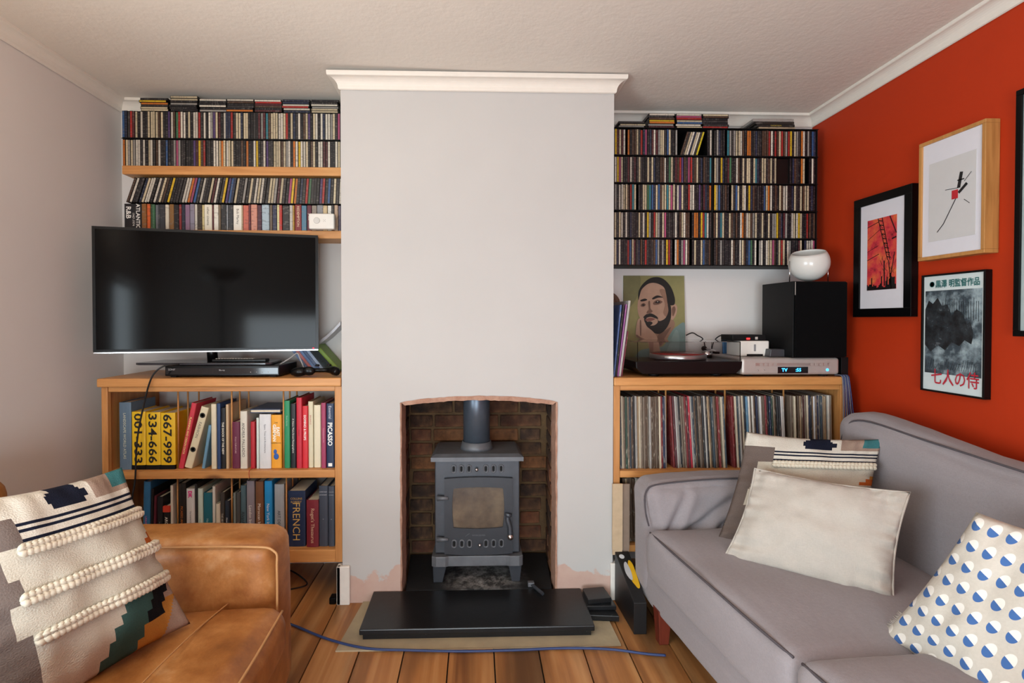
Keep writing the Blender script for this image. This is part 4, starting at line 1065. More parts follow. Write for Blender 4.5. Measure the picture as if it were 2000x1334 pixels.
# turntable
TY = CABF + .012
a, b = P(1242, 720, TY), P(1450, 720, TY); w = b.x - a.x; zc = RC
tt = empty('turntable', ((a.x + b.x) / 2, TY, zc)); tag(tt, 'black turntable with a clear dust cover and silver platter on the record cabinet', 'turntable')
hP = P(1345, 706, TY).z - zc
m = MB(); m.prism([(-w / 2 + .030, .012), (w / 2 - .030, .012), (w / 2 - .004, hP * .55), (w / 2, hP), (-w / 2, hP), (-w / 2 + .002, hP * .55)], 0, .285, 'y'); m.build('plinth', M_BLACK, tt, bevel=.003)
for sx in (-.14, .14):
    for sy in (.05, .24): MB().lathe([(0, 0), (.022, 0), (.022, .012), (0, .012)], 16, (sx, sy, 0)).build('foot', M_BLACKM, tt)
px0 = P(1313, 700, TY + .17).x - tt.location.x
MB().lathe([(0, .0), (.124, 0), (.126, .003), (.126, .018), (.123, .021), (0, .021)], 48, (px0 + .015, .145, hP + .003)).build('platter', plain('platter_silver', 'b4b2b2', .28, .9), tt)
MB().lathe([(0, 0), (.120, 0), (.120, .004), (0, .004)], 40, (px0 + .015, .145, hP + .0245)).build('record', plain('red_vinyl', '7a1e1c', .25), tt)
arm = MB().tube(spline([(w / 2 - .055, .235, hP + .042), (w / 2 - .058, .16, hP + .040), (w / 2 - .075, .09, hP + .036)]), .004, 8).build('tonearm', M_CHROME, tt)
MB().lathe([(0, 0), (.024, 0), (.024, .03), (.012, .035), (0, .035)], 18, (w / 2 - .055, .225, hP)).build('pivot', M_CHROME, arm)
MB().ball((w / 2 - .055, .255, hP + .042), (.013, .018, .013), 10).build('counterweight', M_BLACKM, arm)
MB().box((w / 2 - .086, .07, hP + .028), (w / 2 - .068, .10, hP + .038)).build('cartridge', M_BLACKM, arm)
t = NT('clear_acrylic'); t.set((.93, .92, .92, 1), .03); t.b.inputs['Transmission Weight'].default_value = 1.0; t.b.inputs['IOR'].default_value = 1.1; M_ACR = t.m
hC = P(1345, 669, TY).z - zc - hP; e = .003; z0 = hP + .0008
m = MB(); X0, X1 = -w / 2 + .008, w / 2 - .006
m.box((X0, .004, z0), (X1, .004 + e, z0 + hC)); m.box((X0, .28, z0), (X1, .28 + e, z0 + hC)); m.box((X0, .004 + e, z0), (X0 + e, .28, z0 + hC)); m.box((X1 - e, .004 + e, z0), (X1, .28, z0 + hC)); m.box((X0, .004, z0 + hC), (X1, .28 + e, z0 + hC + e))
m.build('dust_cover', M_ACR, tt)

# receiver
VY = CABF + .010
a, b = P(1449, 716, VY), P(1640, 716, VY); w = b.x - a.x; hR = P(1545, 699, VY).z - RC
rv = empty('hifi_receiver', ((a.x + b.x) / 2, VY, RC)); tag(rv, 'slim silver receiver with a blue lit display on the record cabinet', 'receiver')
MB().box((-w / 2, 0, .008), (w / 2, .30, hR)).build('case', M_SILVER, rv, bevel=.012, seg=4)
for sx in (-1, 1):
    for sy in (.04, .25): MB().lathe([(0, 0), (.018, 0), (.018, .009), (0, .009)], 14, (sx * (w / 2 - .05), sy, 0)).build('foot', M_BLACKM, rv)
def rx(px): return P(px, 716, VY).x - rv.location.x
def rzz(py): return P(1545, py, VY).z - RC
MB().box((rx(1519), -.0012, rzz(729)), (rx(1578), .001, rzz(716.5))).build('display', plain('display_black', '05060c', .15), rv)
MB().box((rx(1475), -.0012, rzz(714.5)), (rx(1624), .0005, rzz(709))).build('button_strip', plain('strip_silver', 'bdb4ae', .3, .7), rv)
t = NT('display_blue'); t.b.inputs['Emission Color'].default_value = (.03, .35, 1, 1); t.b.inputs['Emission Strength'].default_value = 5; t.set((.02, .2, .6, 1)); M_DISP = t.m
lettering('TV', .0145, M_DISP, rv, (rx(1532), -.0018, rzz(722.5)), bold=.03); lettering(':55', .0145, M_DISP, rv, (rx(1559), -.0018, rzz(722.5)), bold=.03)
MB().ball((rx(1616), -.001, rzz(722.5)), (.006, .003, .006), 10).build('power_button', M_DISP, rv)
for px_ in (1480, 1492): MB().ball((rx(px_), -.001, rzz(723)), .003, 8).build('socket', M_CHROME, rv)
for px_ in range(1484, 1622, 9):
    if not 1516 < px_ < 1582: MB().box((rx(px_), -.0017, rzz(714)), (rx(px_ + 6), -.0011, rzz(709.5))).build('button', M_SILVER, rv)
zR = RC + hR
# white streaming box, black box on it
a, b = P(1444, 680, VY + .10), P(1500, 680, VY + .10); w = b.x - a.x
wb = empty('music_box', ((a.x + b.x) / 2, VY + .09, zR + .001)); tag(wb, 'white cube-like music player with a slim oval button standing on the receiver', 'music player')
hW = P(1470, 666, VY + .10).z - zR
MB().box((-w / 2, 0, 0), (w / 2, .13, hW)).build('case', M_WHITE, wb, bevel=.005, seg=3)
MB().box((-.005, -.001, hW * .32), (.005, .002, hW * .78)).build('button', plain('music_grey', '8a8a8c', .4), wb, bevel=.003)
MB().box((-w * .28, -.0008, .001), (w * .28, .003, .010)).build('slot', M_BLACKM, wb)
zz = zR + .001 + hW
a, b = P(1426, 660, VY + .12), P(1491, 660, VY + .12); w = b.x - a.x
bb = empty('network_box', ((a.x + b.x) / 2, VY + .10, zz)); tag(bb, 'small flat black box with a red light on top of the white music player', 'network box')
MB().box((-w / 2, 0, 0), (w / 2, .11, .027)).build('case', M_BLACKM, bb, bevel=.002)
t = NT('red_light'); t.b.inputs['Emission Color'].default_value = (1, .02, .02, 1); t.b.inputs['Emission Strength'].default_value = 4; t.set((.6, .01, .01, 1))
MB().box((-.012, -.001, .006), (.004, .001, .013)).build('light', t.m, bb); MB().box((.028, -.001, .006), (.040, .001, .018)).build('port', plain('port_grey', 'b8b0a8', .4), bb)
a, b = P(1414, 668, 2.50), P(1442, 668, 2.50)
# blue topped film case standing behind the dust cover
o = MB().box((-(b.x - a.x) / 2, 0, 0), ((b.x - a.x) / 2, .013, .165)).build('film_case', M_COVER, None, bevel=.002, loc=((a.x + b.x) / 2, 2.505, RC), color=srgb('2f74ac')); tag(o, 'blue topped film case standing behind the turntable', 'film case')
# adaptor
a, b = P(1502, 690, VY + .05), P(1543, 690, VY + .05)
ad_ = empty('power_adaptor', ((a.x + b.x) / 2, VY + .05, zR + .0008)); tag(ad_, 'dark grey power adaptor lying beside the loudspeaker on the receiver', 'adaptor')
m = MB(); m.prism([(-.045, 0), (.04, 0), (.045, .02), (.02, .035), (-.04, .035)], 0, .05, 'y'); m.build('body', plain('adaptor', '3a3a3e', .4), ad_, bevel=.003)
# loudspeaker
SY = CABF - .005
p0, p1 = P(1551, 620, SY), P(1658, 620, SY); w = p1.x - p0.x
sp = empty('loudspeaker', ((p0.x + p1.x) / 2, SY, zR + .001)); tag(sp, 'large black loudspeaker cabinet with a cloth grille beside the red wall', 'loudspeaker')
sp.rotation_euler = (0, 0, radians(2))
hS = P(1600, 549, SY).z - zR - .001
MB().box((-w / 2, .012, 0), (w / 2, .24, hS)).build('cabinet', plain('black_ash', '09090a', .5, spec=.25, var=.2, scale=60), sp, bevel=.002)
MB().box((-w / 2 + .004, 0, .004), (w / 2 - .004, .0115, hS - .004)).build('grille', plain('grille_cloth', '070708', .9, spec=.1, bump=.3, scale=90), sp, bevel=.003)
MB().box((-w / 2 + .001, -.0008, hS * .82), (-w / 2 + .003, .002, hS - .004)).build('badge', M_SILVER, sp)
# dark block carrying the outer edge of the loudspeaker
o = MB().box((P(1643, 716, VY + .03).x, VY + .03, RC), (P(1657, 716, VY + .03).x, VY + .22, zR)).build('speaker_block', M_BLACKM, bevel=.002); tag(o, 'black wooden block under the outer edge of the loudspeaker', 'block')
# ball lamp on it
zS = zR + .001 + hS; lc = P(1580, 514, SY + .10)
lp = empty('ball_lamp', (lc.x, SY + .10, zS + .0005)); tag(lp, 'white enamel eyeball lamp with open top on the loudspeaker', 'lamp')
Rl = P(1615, 514, SY + .10).x - lc.x; zc = lc.z - zS
M2 = Matrix.Translation((0, 0, zc)) @ Matrix.Rotation(radians(-12), 4, 'Y') @ Matrix.Rotation(radians(14), 4, 'X')
prof = [(Rl * sin(a), -Rl * cos(a)) for a in [i * pi / 20 for i in range(0, 15)]]; prof[0] = (0, -Rl)
inner = [(r * .96, z * .96) for r, z in reversed(prof)]; inner[-1] = (0, inner[-1][1])
MB().lathe(prof + inner, 36, M=M2).build('shade', plain('lamp_enamel', 'dcdad4', .18, var=.02), lp)
MB().tube([(0, 0, .004), (0, 0, zc - Rl * .93)], .008, 10).build('stem', M_BLACKM, lp)
MB().lathe([(0, 0), (.035, 0), (.035, .004), (.01, .006), (0, .006)], 20).build('base', M_BLACKM, lp)
for s in (-1, 1):
    MB().tube([(s * (Rl + .006), 0, .0), (s * (Rl + .006), 0, zc + .008)], .002, 6).build('bracket', M_CHROME, lp)
# cables at the end of the cabinet
for k in range(6):
    x = P(1646 + k * 2.6, 740, CABF - .02).x; sway = k * .005
    cable('speaker_cable', [(x, CABF + .03, RC + .004), (x + .001, CABF - .008, RC + .006), (x + .002, CABF - .018, RC - .02), (x + .004 + sway * .4, CABF - .020, RC - .12), (x + .006 + sway, CABF - .02, RC - .26), (x + .012 + sway * 1.6, CABF - .018, RC - .46)], .0022, M_BLUEWIRE if k % 2 else plain('grey_blue_cable', '6a7280', .5), f'{"dark blue" if k % 2 else "grey blue"} speaker cable hanging over the end of the record cabinet')['group'] = 'speaker cables'
cable('audio_cable', [P(1340, 655, 2.50), P(1352, 650, 2.50), P(1362, 655, 2.48), P(1374, 664, 2.515), P(1378, 690, 2.515)], .003, M_WIRE, 'black cable arching up behind the turntable')
cable('audio_cable', [P(1389, 690, 2.5), P(1394, 668, 2.5), P(1404, 657, 2.48), P(1418, 654, 2.44), P(1430, 658, 2.34)], .003, M_WIRE, 'black cable running into the back of the flat black box')
# ---- pictures on the red wall
def wall_picture(name, label, q, dep, bw, fmat, mount=None):
    """q: four corner pixels of the frame's face (tl, tr, br, bl); returns the Empty and its plane helpers"""
    X = XR - dep
    c = [PX(px, py, X) for px, py in q]
    ya, yb = (c[0].y + c[3].y) / 2, (c[1].y + c[2].y) / 2       # far and near edge
    z1, z0 = (c[0].z + c[1].z) / 2, (c[2].z + c[3].z) / 2
    w, h = ya - yb, z1 - z0
    e = empty(name, (X, (ya + yb) / 2, z0), -pi / 2); tag(e, label, 'picture')
    # local: x runs along the wall towards the camera, y into the wall
    m = MB()
    m.box((-w / 2, 0, 0), (w / 2, dep - .001, bw)); m.box((-w / 2, 0, h - bw), (w / 2, dep - .001, h)); m.box((-w / 2, 0, bw), (-w / 2 + bw, dep - .001, h - bw)); m.box((w / 2 - bw, 0, bw), (w / 2, dep - .001, h - bw))
    m.build('frame', fmat, e, bevel=.0015)
    o = MB().box((-w / 2 + bw, .006, bw), (w / 2 - bw, .010, h - bw)).build('sheet', mount, e)
    return e, w, h
M_MOUNT = plain('mount_white', 'd8d6dc', .7, var=.02)
e, w, h = wall_picture('framed_print', 'fiery red and black fairground print in a wide black frame on the red wall', ((1665, 394), (1779, 358), (1781, 618), (1668, 620)), .030, .036, M_BLACK, M_MOUNT)
t = NT('fiery_print'); c = t.ramp(t.noise(14, 6, .7), [(.3, srgb('6a1420')), (.45, srgb('c8303c')), (.6, srgb('d8643a')), (.75, srgb('e0a850'))]); t.set(c, .5)
pw, ph = w * .50, h * .58; zc = h * .51
o = MB().box((-pw / 2, .0045, zc - ph / 2), (pw / 2, .0058, zc + ph / 2)).build('print', t.m, e)
m = MB(); yb_ = .0040
def bar(a, b, wd):
    a, b = Vector(a), Vector(b); d = (b - a).normalized(); n = Vector((-d.y, d.x)) * wd / 2
    m.add([(p.x, yb_, p.y) for p in (a - n, b - n, b + n, a + n)], [(0, 1, 2, 3)])
T = lambda u, v: (-pw / 2 + pw * u, zc + ph / 2 - ph * v)
for u0, v0, u1, v1, wd in ((.38, .0, .72, .60, .004), (.52, .0, .80, .60, .004), (.78, 0, 1, .25, .005), (.0, .10, .40, .05, .003), (.02, .28, .45, .16, .002), (0, .45, .40, .38, .002), (0, .57, .42, .5, .003), (.85, .32, 1, .30, .006), (.6, .6, .62, .95, .006), (.75, .6, .85, 1, .004), (.95, .5, .8, .9, .004)):
    bar(T(u0, v0), T(u1, v1), wd)
for k in range(9):
    v = .03 + k * .065; u = .38 + .34 * v / .6; bar(T(u, v), T(u + .14, v + .02), .004)
    if k % 2: bar(T(u, v), T(u + .12, v + .06), .002)
for k in range(26):
    u = k / 26; hh = RND.uniform(.03, .09) + (.12 if k in (4, 13) else 0) + (.14 if u > .62 else 0) * RND.random(); bar(T(u + .02, 1), T(u + .02, 1 - hh), pw / 26 * 1.05)
for k in range(30):
    u, v = RND.uniform(.5, 1), RND.uniform(.58, .92); bar(T(u, v), T(min(1, u + RND.uniform(-.12, .12)), v - RND.uniform(.02, .10)), .0014)
m.build('silhouettes', plain('print_black', '120a0c', .5), e)
e, w, h = wall_picture('framed_print', 'white mounted abstract print with a red square in an oak box frame', ((1793, 284), (1925, 230), (1923, 494), (1794, 510)), .050, .013, M_OAK, M_MOUNT)
MB().box((-w * .34, .0045, h * .15), (w * .36, .0058, h * .80)).build('print', plain('print_paper', 'c9c7c6', .7, var=.02), e)
# a plain composition of bars in the same colours
m = MB(); T = lambda u, v: (-w / 2 + w * u, h * (1 - v)); yb_ = .0036
for a, b, wd in (((.40, .72), (.60, .52), .003), ((.62, .50), (.74, .44), .010), ((.62, .46), (.66, .34), .012), ((.42, .45), (.62, .46), .002), ((.70, .42), (.80, .36), .002), ((.60, .40), (.70, .40), .004), ((.70, .56), (.78, .60), .002), ((.30, .78), (.40, .72), .003)): bar(T(*a), T(*b), wd)
m.build('black_bars', plain('print_ink', '1a181a', .6), e)
a, b = T(.52, .47), T(.61, .54); MB().box((a[0], .0034, b[1]), (b[0], .0044, a[1])).build('red_square', plain('print_red', 'b8222c', .6), e)
e, w, h = wall_picture('framed_poster', 'film poster with red brush characters in a thin black frame on the red wall', ((1798, 540), (1924, 524), (1922, 775), (1798, 767)), .026, .007, M_BLACK, plain('poster_paper', 'cdd8d8', .6, var=.03))
t = NT('misty_ink'); tcn = t.noise(7, 7, .65)
c = t.ramp(tcn, [(.34, srgb('14181c')), (.48, srgb('3e4a52')), (.58, srgb('8fa0a6')), (.72, srgb('c9d6d8'))]); t.set(c, .5)
MB().box((-w * .44, .0045, h * .16), (w * .44, .0058, h * .86)).build('misty_scene', t.m, e)
m = MB(); yb_ = .0040; T = lambda u, v: (-w / 2 + w * u, h * (1 - v))
t = NT('poster_dark'); t.set(t.ramp(t.noise(24, 6, .7), [(.40, srgb('0e1013')), (.60, srgb('2c3338')), (.74, srgb('8a9498'))]), .5); DKM = t.m
# a plain dark hillside with bare trunks instead of the poster's own scene
top = [(.06, .60), (.06, .30), (.12, .22), (.19, .25), (.27, .20), (.34, .27), (.43, .26), (.50, .35), (.57, .30), (.66, .33), (.73, .42), (.78, .40), (.83, .50), (.80, .58), (.70, .55), (.62, .60), (.50, .57), (.40, .64), (.28, .60), (.16, .66)]
q = [T(*p) for p in top]; m.add([(a, .0040, b) for a, b in q], [tuple(range(len(q)))])
yb_ = .0037
for k in range(16):
    u_ = .36 + k * .036; bar(T(u_, .40 - .01 * (k % 3)), T(u_ + RND.uniform(-.01, .01), .24 - .03 * (k % 4 == 1)), .0016)
for k in range(24): bar(T(.08 + .034 * k, .80), T(.10 + .034 * k + RND.uniform(-.03, .03), .80 - RND.uniform(.02, .10)), .0014)
m.build('dark_hillside', DKM, e)
M_PRED = plain('poster_red', 'b82838', .55); M_PGRN = plain('poster_green', '2a6a68', .55)
lettering('七人の侍', w * .175, M_PRED, e, (w * .05, .0030, h * .135), maxw=w * .74, bold=.012)
lettering('黒澤 明監督作品', w * .085, M_PGRN, e, (w * .07, .0040, h * .915), maxw=w * .68, bold=.03)
MB().lathe([(w * .035, 0), (w * .042, 0), (w * .042, .0004), (w * .035, .0004), (w * .035, 0)], 20, M=Matrix.Translation((-w * .33, .0045, h * .915)) @ Matrix.Rotation(pi / 2, 4, 'X')).build('seal', M_PGRN, e)
# the picture that runs out of the frame
X = XR - .03; c0 = PX(1984, 178, X); c1 = PX(1984, 657, X)
e = empty('framed_picture', (X, c0.y - .24, c1.z), -pi / 2); tag(e, 'tall picture in a black frame on the red wall nearest the sofa end', 'picture')
w, h = .48, c0.z - c1.z; m = MB(); bw_2 = .018
m.box((-w / 2, 0, 0), (w / 2, .029, bw_2)); m.box((-w / 2, 0, h - bw_2), (w / 2, .029, h)); m.box((-w / 2, 0, bw_2), (-w / 2 + bw_2, .029, h - bw_2)); m.box((w / 2 - bw_2, 0, bw_2), (w / 2, .029, h - bw_2))
m.build('frame', M_BLACK, e, bevel=.0015)
MB().box((-w / 2 + bw_2, .006, bw_2), (w / 2 - bw_2, .010, h - bw_2)).build('sheet', plain('pale_sheet', 'a9b8b8', .6), e)
# ================================================================== the stove
SF = 2.245
def sx(px, Y=SF): return P(px, 990, Y).x
def sz(py, Y=SF): return P(932, py, Y).z
st = empty('wood_stove', (sx(932), SF, HZ)); tag(st, 'grey cast iron wood stove with a glass door in the brick fireplace', 'stove')
ox, oz = sx(932), HZ
def S(px): return sx(px) - ox
def Z(py): return sz(py) - oz
SD = .235
MB().box((S(849), .012, Z(1082)), (S(1015), SD, Z(899))).build('body', M_IRON, st, bevel=.004)
m = MB(); za, zb = Z(900), Z(892)
m.prism([(S(842), -.012), (S(1022), -.012), (S(1018), SD + .005), (S(846), SD + .005)], za, zb, 'z')
m.add([(S(842), -.012, zb), (S(1022), -.012, zb), (S(1018), SD + .005, zb), (S(846), SD + .005, zb), (S(850), .012, zb + .010), (S(1014), .012, zb + .010), (S(1012), SD, zb + .010), (S(852), SD, zb + .010)], [(0, 1, 5, 4), (1, 2, 6, 5), (2, 3, 7, 6), (3, 0, 4, 7), (4, 5, 6, 7)])
m.build('top_plate', M_IRON2, st)
m = MB(); m.prism([(S(843), -.006), (S(852), -.016), (S(870), -.016), (S(876), -.010), (S(988), -.010), (S(996), -.016), (S(1014), -.016), (S(1021), -.006), (S(1019), SD), (S(846), SD)], Z(1104), Z(1084), 'z'); m.build('base_plate', M_IRON2, st, bevel=.003)
for sgn, p0, p1, q0, q1 in ((-1, 845, 872, 846, 864), (1, 993, 1019, 1000, 1016)):
    for yy in (.0, SD - .04):
        m = MB(); zt = Z(1104) - .0005
        m.add([(S(q0), yy + .006, 0), (S(q1), yy + .006, 0), (S(q1), yy + .03, 0), (S(q0), yy + .03, 0), (S(p0), yy - .002, zt), (S(p1), yy - .002, zt), (S(p1), yy + .036, zt), (S(p0), yy + .036, zt)],
              [(0, 3, 2, 1), (4, 5, 6, 7), (0, 1, 5, 4), (1, 2, 6, 5), (2, 3, 7, 6), (3, 0, 4, 7)]); m.build('leg', M_IRON, st, bevel=.003)
# flue
fl = MB().tube([(S(931), .115, Z(884)), (S(931), .115, .965)], P(957, 830, SF + .115).x - P(931, 830, SF + .115).x, 28).build('flue_pipe', plain('flue_iron', '5a6470', .35, .5, var=.1), st)
rf = P(957, 830, SF + .115).x - P(931, 830, SF + .115).x
MB().lathe([(rf + .001, .0), (rf + .014, 0), (rf + .010, .012), (rf + .005, .035), (rf + .001, .036), (rf + .001, 0)], 28, (S(931), .115, Z(893) + .012)).build('collar', M_IRON2, fl)
# door with bowed glass
def bowed(x0, x1, z0, z1, bx, bz, n=8):
    pts = []
    for i in range(n): t = i / n; pts.append((x0 + (x1 - x0) * t, z0 - bz * 4 * t * (1 - t)))
    for i in range(n): t = i / n; pts.append((x1 + bx * 4 * t * (1 - t), z0 + (z1 - z0) * t))
    for i in range(n): t = i / n; pts.append((x1 - (x1 - x0) * t, z1 + bz * 4 * t * (1 - t)))
    for i in range(n): t = i / n; pts.append((x0 - bx * 4 * t * (1 - t), z1 - (z1 - z0) * t))
    return pts
outer = bowed(S(868), S(1001), Z(1080), Z(934), 0, .006); inner = bowed(S(886), S(982), Z(1029), Z(953), .006, .006)
n = len(outer); m = MB(); yA, yB = -.0085, .0115
vs = [(a, yA, b) for a, b in outer] + [(a, yA, b) for a, b in inner] + [(a, yB, b) for a, b in outer] + [(a, yB, b) for a, b in inner]
fs = []
for i in range(n):
    j = (i + 1) % n; fs += [(i, j, n + j, n + i), (i, 2 * n + i, 2 * n + j, j), (n + i, n + j, 3 * n + j, 3 * n + i)]
m.add(vs, fs); door = m.build('door', plain('stove_door', '33363c', .38, .3, var=.12, bump=.06, scale=22), st)
t = NT('sooty_glass'); t.set(t.ramp(t.noise(7, 5, .6), [(.3, srgb('2a1c14')), (.55, srgb('5a4a38')), (.75, srgb('75654e'))]), .12, spec=.6)
m = MB(); m.prism(inner, .0, .004, 'y'); m.build('glass', t.m, door)
for py in (972, 1052):
    MB().tube([(S(854), -.004, Z(py)), (S(876), -.012, Z(py - 1))], [.012, .007], 10).build('hinge', M_IRON2, door)
hd = MB().tube(spline([(S(993), -.014, Z(1001)), (S(991), -.018, Z(1012)), (S(995), -.020, Z(1026)), (S(996), -.022, Z(1040))]), [.016] * 5 + [.011] * 20, 10).build('handle', M_IRON, door)
MB().ball((S(996), -.024, Z(1045)), .015, 12).build('knob', M_CHROME, hd)
def vent(px, py, parent):
    M2 = Matrix.Translation((S(px), -.001 if py < 930 else -.0095, Z(py)))
    y = .011 if py < 930 else -.0085
    pts = [(S(px) + .0098 * cos(a), Z(py) + .0095 * sin(a) + (.0068 if sin(a) > 0 else -.0068)) for a in [i * pi / 8 + .01 for i in range(16)]]
    MB().tube([(a, y, b) for a, b in pts], .0030, 6, closed=True).build('vent_ring', M_IRON2, parent)
    q = [(S(px) + (a - S(px)) * .5, Z(py) + (b - Z(py)) * .7) for a, b in pts]
    m = MB(); m.prism(q, y - .0006, y + .001, 'y'); m.build('vent_hole', M_DARKHOLE, parent)
for px in (886, 901, 916, 949, 964, 979): vent(px, 917, st)
for px in (887, 902, 917, 949, 964, 979): vent(px, 1060, door)
MB().ball((S(931), -.004, Z(917)), .008, 10).build('air_knob', M_CHROME, st); MB().ball((S(937), -.016, Z(1062)), .008, 10).build('air_knob', M_CHROME, door)
lettering('WORCESTER', .007, M_IRON2, door, (S(935), -.0088, Z(1044)), maxw=S(952) - S(920))
MB().tube([(S(909), -.0085, Z(1046)), (S(917), -.0085, Z(1040))], .0013, 5).build('emblem', M_IRON2, door)
# riddling tool on the slate
tp = P(1042, 1140, 2.18); tq = PZ(1060, 1166, HZ)
tool = empty('stove_tool', (tq.x - .02, 2.12, HZ)); tag(tool, 'small grey iron stove tool lying on the slate hearth', 'tool')
MB().tube([(-.018, .085, .009), (.022, .008, .009)], .008, 4, smooth=False).build('bar', M_IRON, tool)
MB().box((-.034, .078, .001), (-.006, .100, .020)).build('head', M_IRON2, tool, bevel=.002)
# slate offcuts beside the hearth
for k, (p0, p1, y0, y1, z0, th) in enumerate(((1150, 1210, 2.02, 2.17, .007, .022), (1142, 1206, 2.05, 2.17, .030, .018), (1147, 1196, 2.06, 2.16, .049, .020))):
    a, b = P(p0, 1180, y0).x, P(p1, 1180, y0).x; b = min(b, P(1208, 1180, 2.02).x)
    m = MB(); m.prism([(a + .004, y0), (b, y0 + .012 * (k - 1)), (b - .012, y1), (a, y1 - .01)], z0, z0 + th, 'z'); o = m.build('slate_offcut', M_SLATE, bevel=.002)
    tag(o, f'{("lowest", "middle", "topmost")[k]} broken slate offcut piled beside the hearth', 'slate')
# black box beside the sofa
a, b = P(1238, 1225, 1.935).x, P(1292, 1225, 1.935).x
bx_ = empty('shoe_box', (a, 1.935, 0)); tag(bx_, 'scuffed black box with yellow sticker wedged beside the sofa', 'box')
bx_.rotation_euler = (0, 0, 0); wB = .050; LB = .235
m = MB(); m.add([(0, 0, 0), (wB, 0, 0), (wB, LB, .0), (-.010, LB, .0), (0, 0, .122), (wB, 0, .122), (wB, LB, .215), (-.010, LB, .215)], [(0, 3, 2, 1), (4, 5, 6, 7), (0, 1, 5, 4), (1, 2, 6, 5), (2, 3, 7, 6), (3, 0, 4, 7)])
m.build('carton', plain('black_card', '17181a', .42, var=.3, scale=12), bx_, bevel=.002)
sl = .093 / LB
def ontop(x, y): return (x, y, .122 + sl * y + .0012)
m = MB(); pts = [(.020, .10), (.028, .075), (.036, .06), (.046, .07), (.048, .12), (.047, .17), (.036, .19), (.025, .16)]
q = smooth_loop(pts, 4); m.add([ontop(p.x, p.y) for p in q], [tuple(range(len(q)))]); m.build('sticker', plain('sticker_yellow', 'd8a818', .5), bx_)
m = MB(); q = smooth_loop([(.006, .13), (.016, .10), (.026, .10), (.030, .14), (.022, .18), (.010, .17)], 4); m.add([(p.x, p.y, ontop(p.x, p.y)[2] + .0006) for p in q], [tuple(range(len(q)))]); m.build('sticker_figure', plain('sticker_grey', 'b8b8ba', .5), bx_)
m = MB(); q = [(.012 + .011 * cos(i * pi / 10), .208 + .011 * sin(i * pi / 10)) for i in range(20)]; m.add([ontop(*p) for p in q], [tuple(range(20))]); m.build('round_badge', plain('badge_white', 'c8ccd0', .5), bx_)
# blue cable across the floor
cable('floor_extension_cable', [PZ(535, 1210, .008), PZ(575, 1222, .008), PZ(640, 1248, .008), PZ(715, 1266, .010), PZ(800, 1270, .010), PZ(900, 1272, .010), PZ(1000, 1270, .010), PZ(1100, 1266, .010), PZ(1190, 1268, .010), PZ(1262, 1277, .008), PZ(1300, 1280, .008)], .0045, M_BLUEWIRE, 'dark blue cable trailing over the floorboards before the hearth')
# small black adaptor by the skirting
o = MB().box((XCL - .055, CF - .01, 0), (XCL - .028, CF + .03, .028)).build('wall_plug', M_BLACK, bevel=.004); tag(o, 'black plug on the floorboards beside the white skirting end', 'plug')

# ================================================================== upholstery
def fabric(name, c1, c2, scale=420, rough=.95, big=.25):
    t = NT(name); f = t.noise(scale, 2, sc=(1, 1, .25)); g = t.noise(scale, 2, sc=(.25, .25, 1))
    c = t.mix(t.val('MULTIPLY', t.val('ADD', f, g), .5), srgb(c1), srgb(c2))
    c = t.mix(t.val('MULTIPLY', t.ramp(t.noise(40, 3, sc=(1, .12, 1)), [(.5, (0, 0, 0, 1)), (.75, (1, 1, 1, 1))]), .30), c, srgb(c2))
    c = t.mix(t.val('MULTIPLY', t.noise(6, 3), big), c, tuple(x * .8 for x in srgb(c1)[:3]) + (1,))
    t.set(c, rough, spec=.2); t.b.inputs['Sheen Weight'].default_value = .15
    t.bump(t.val('ADD', f, g), .25, .002); return t.m
M_SOFA = fabric('sofa_linen', '837c7e', 'a19a9d'); M_PIPE = plain('sofa_piping', '4e484c', .9)
so = empty('sofa', (.597, 2.115, 0), radians(4.0)); tag(so, 'mauve grey linen sofa with loose covers against the red wall', 'sofa')
def soft(name, lo, hi, r, parent, mat, puff=(0, 0, 0), wr=0.0, cuts=12, seed=1.0, ws=5.0, fn=None):
    size = [hi[i] - lo[i] for i in range(3)]
    me = softbox(size, r, cuts, puff, wr, ws, seed); c = Vector([(lo[i] + hi[i]) / 2 for i in range(3)])
    for v in me.vertices:
        v.co += c
        if fn: v.co = fn(v.co)
    me.materials.append(mat); me.name = name
    return link(name, me, parent)
# lower body, arm, back, cushions (x: 0 front .. 1 wall; y: 0 far end .. negative towards the camera)
def taper(p):
    p = p.copy(); p.x += .05 * max(0, min(1.6, (-p.y - .2) / .75)) * max(0, 1 - p.x / .6); return p
soft('base', (.060, -1.69, .10), (.95, -.02, .30), .03, so, M_SOFA, wr=.004, cuts=14, fn=taper)
def arm_fn(p):
    # the arm flares outwards at the top and sags a little to the back
    k = max(0, (p.z - .25) / .33); p = p.copy(); p.x -= .022 * k * k * (1 if p.x < .3 else 0); p.y += .0 * k
    fold = sin((p.x * 11 + p.z * 8)) * .010 + sin(p.x * 26 - p.z * 13) * .006
    if p.y < -.12:
        p.y += fold * (.5 if p.z < .56 else .2)
        for (ax, az), (bx2, bz), dep in (((.13, .40), (.20, .54), .020), ((.22, .40), (.42, .53), .022), ((.33, .40), (.50, .50), .018), ((.16, .40), (.34, .435), .014), ((.50, .40), (.62, .54), .014)):
            ex, ez = bx2 - ax, bz - az; L2 = ex * ex + ez * ez; t_ = max(0, min(1, ((p.x - ax) * ex + (p.z - az) * ez) / L2))
            d = sqrt((p.x - ax - ex * t_) ** 2 + (p.z - az - ez * t_) ** 2); sgn = (p.x - ax) * ez - (p.z - az) * ex
            p.y += dep * math.exp(-(d / .016) ** 2) * (1 - .6 * t_) - dep * .6 * math.exp(-((d - .03) / .018) ** 2) * (1 - .6 * t_) * (1 if sgn > 0 else .3)
    return p
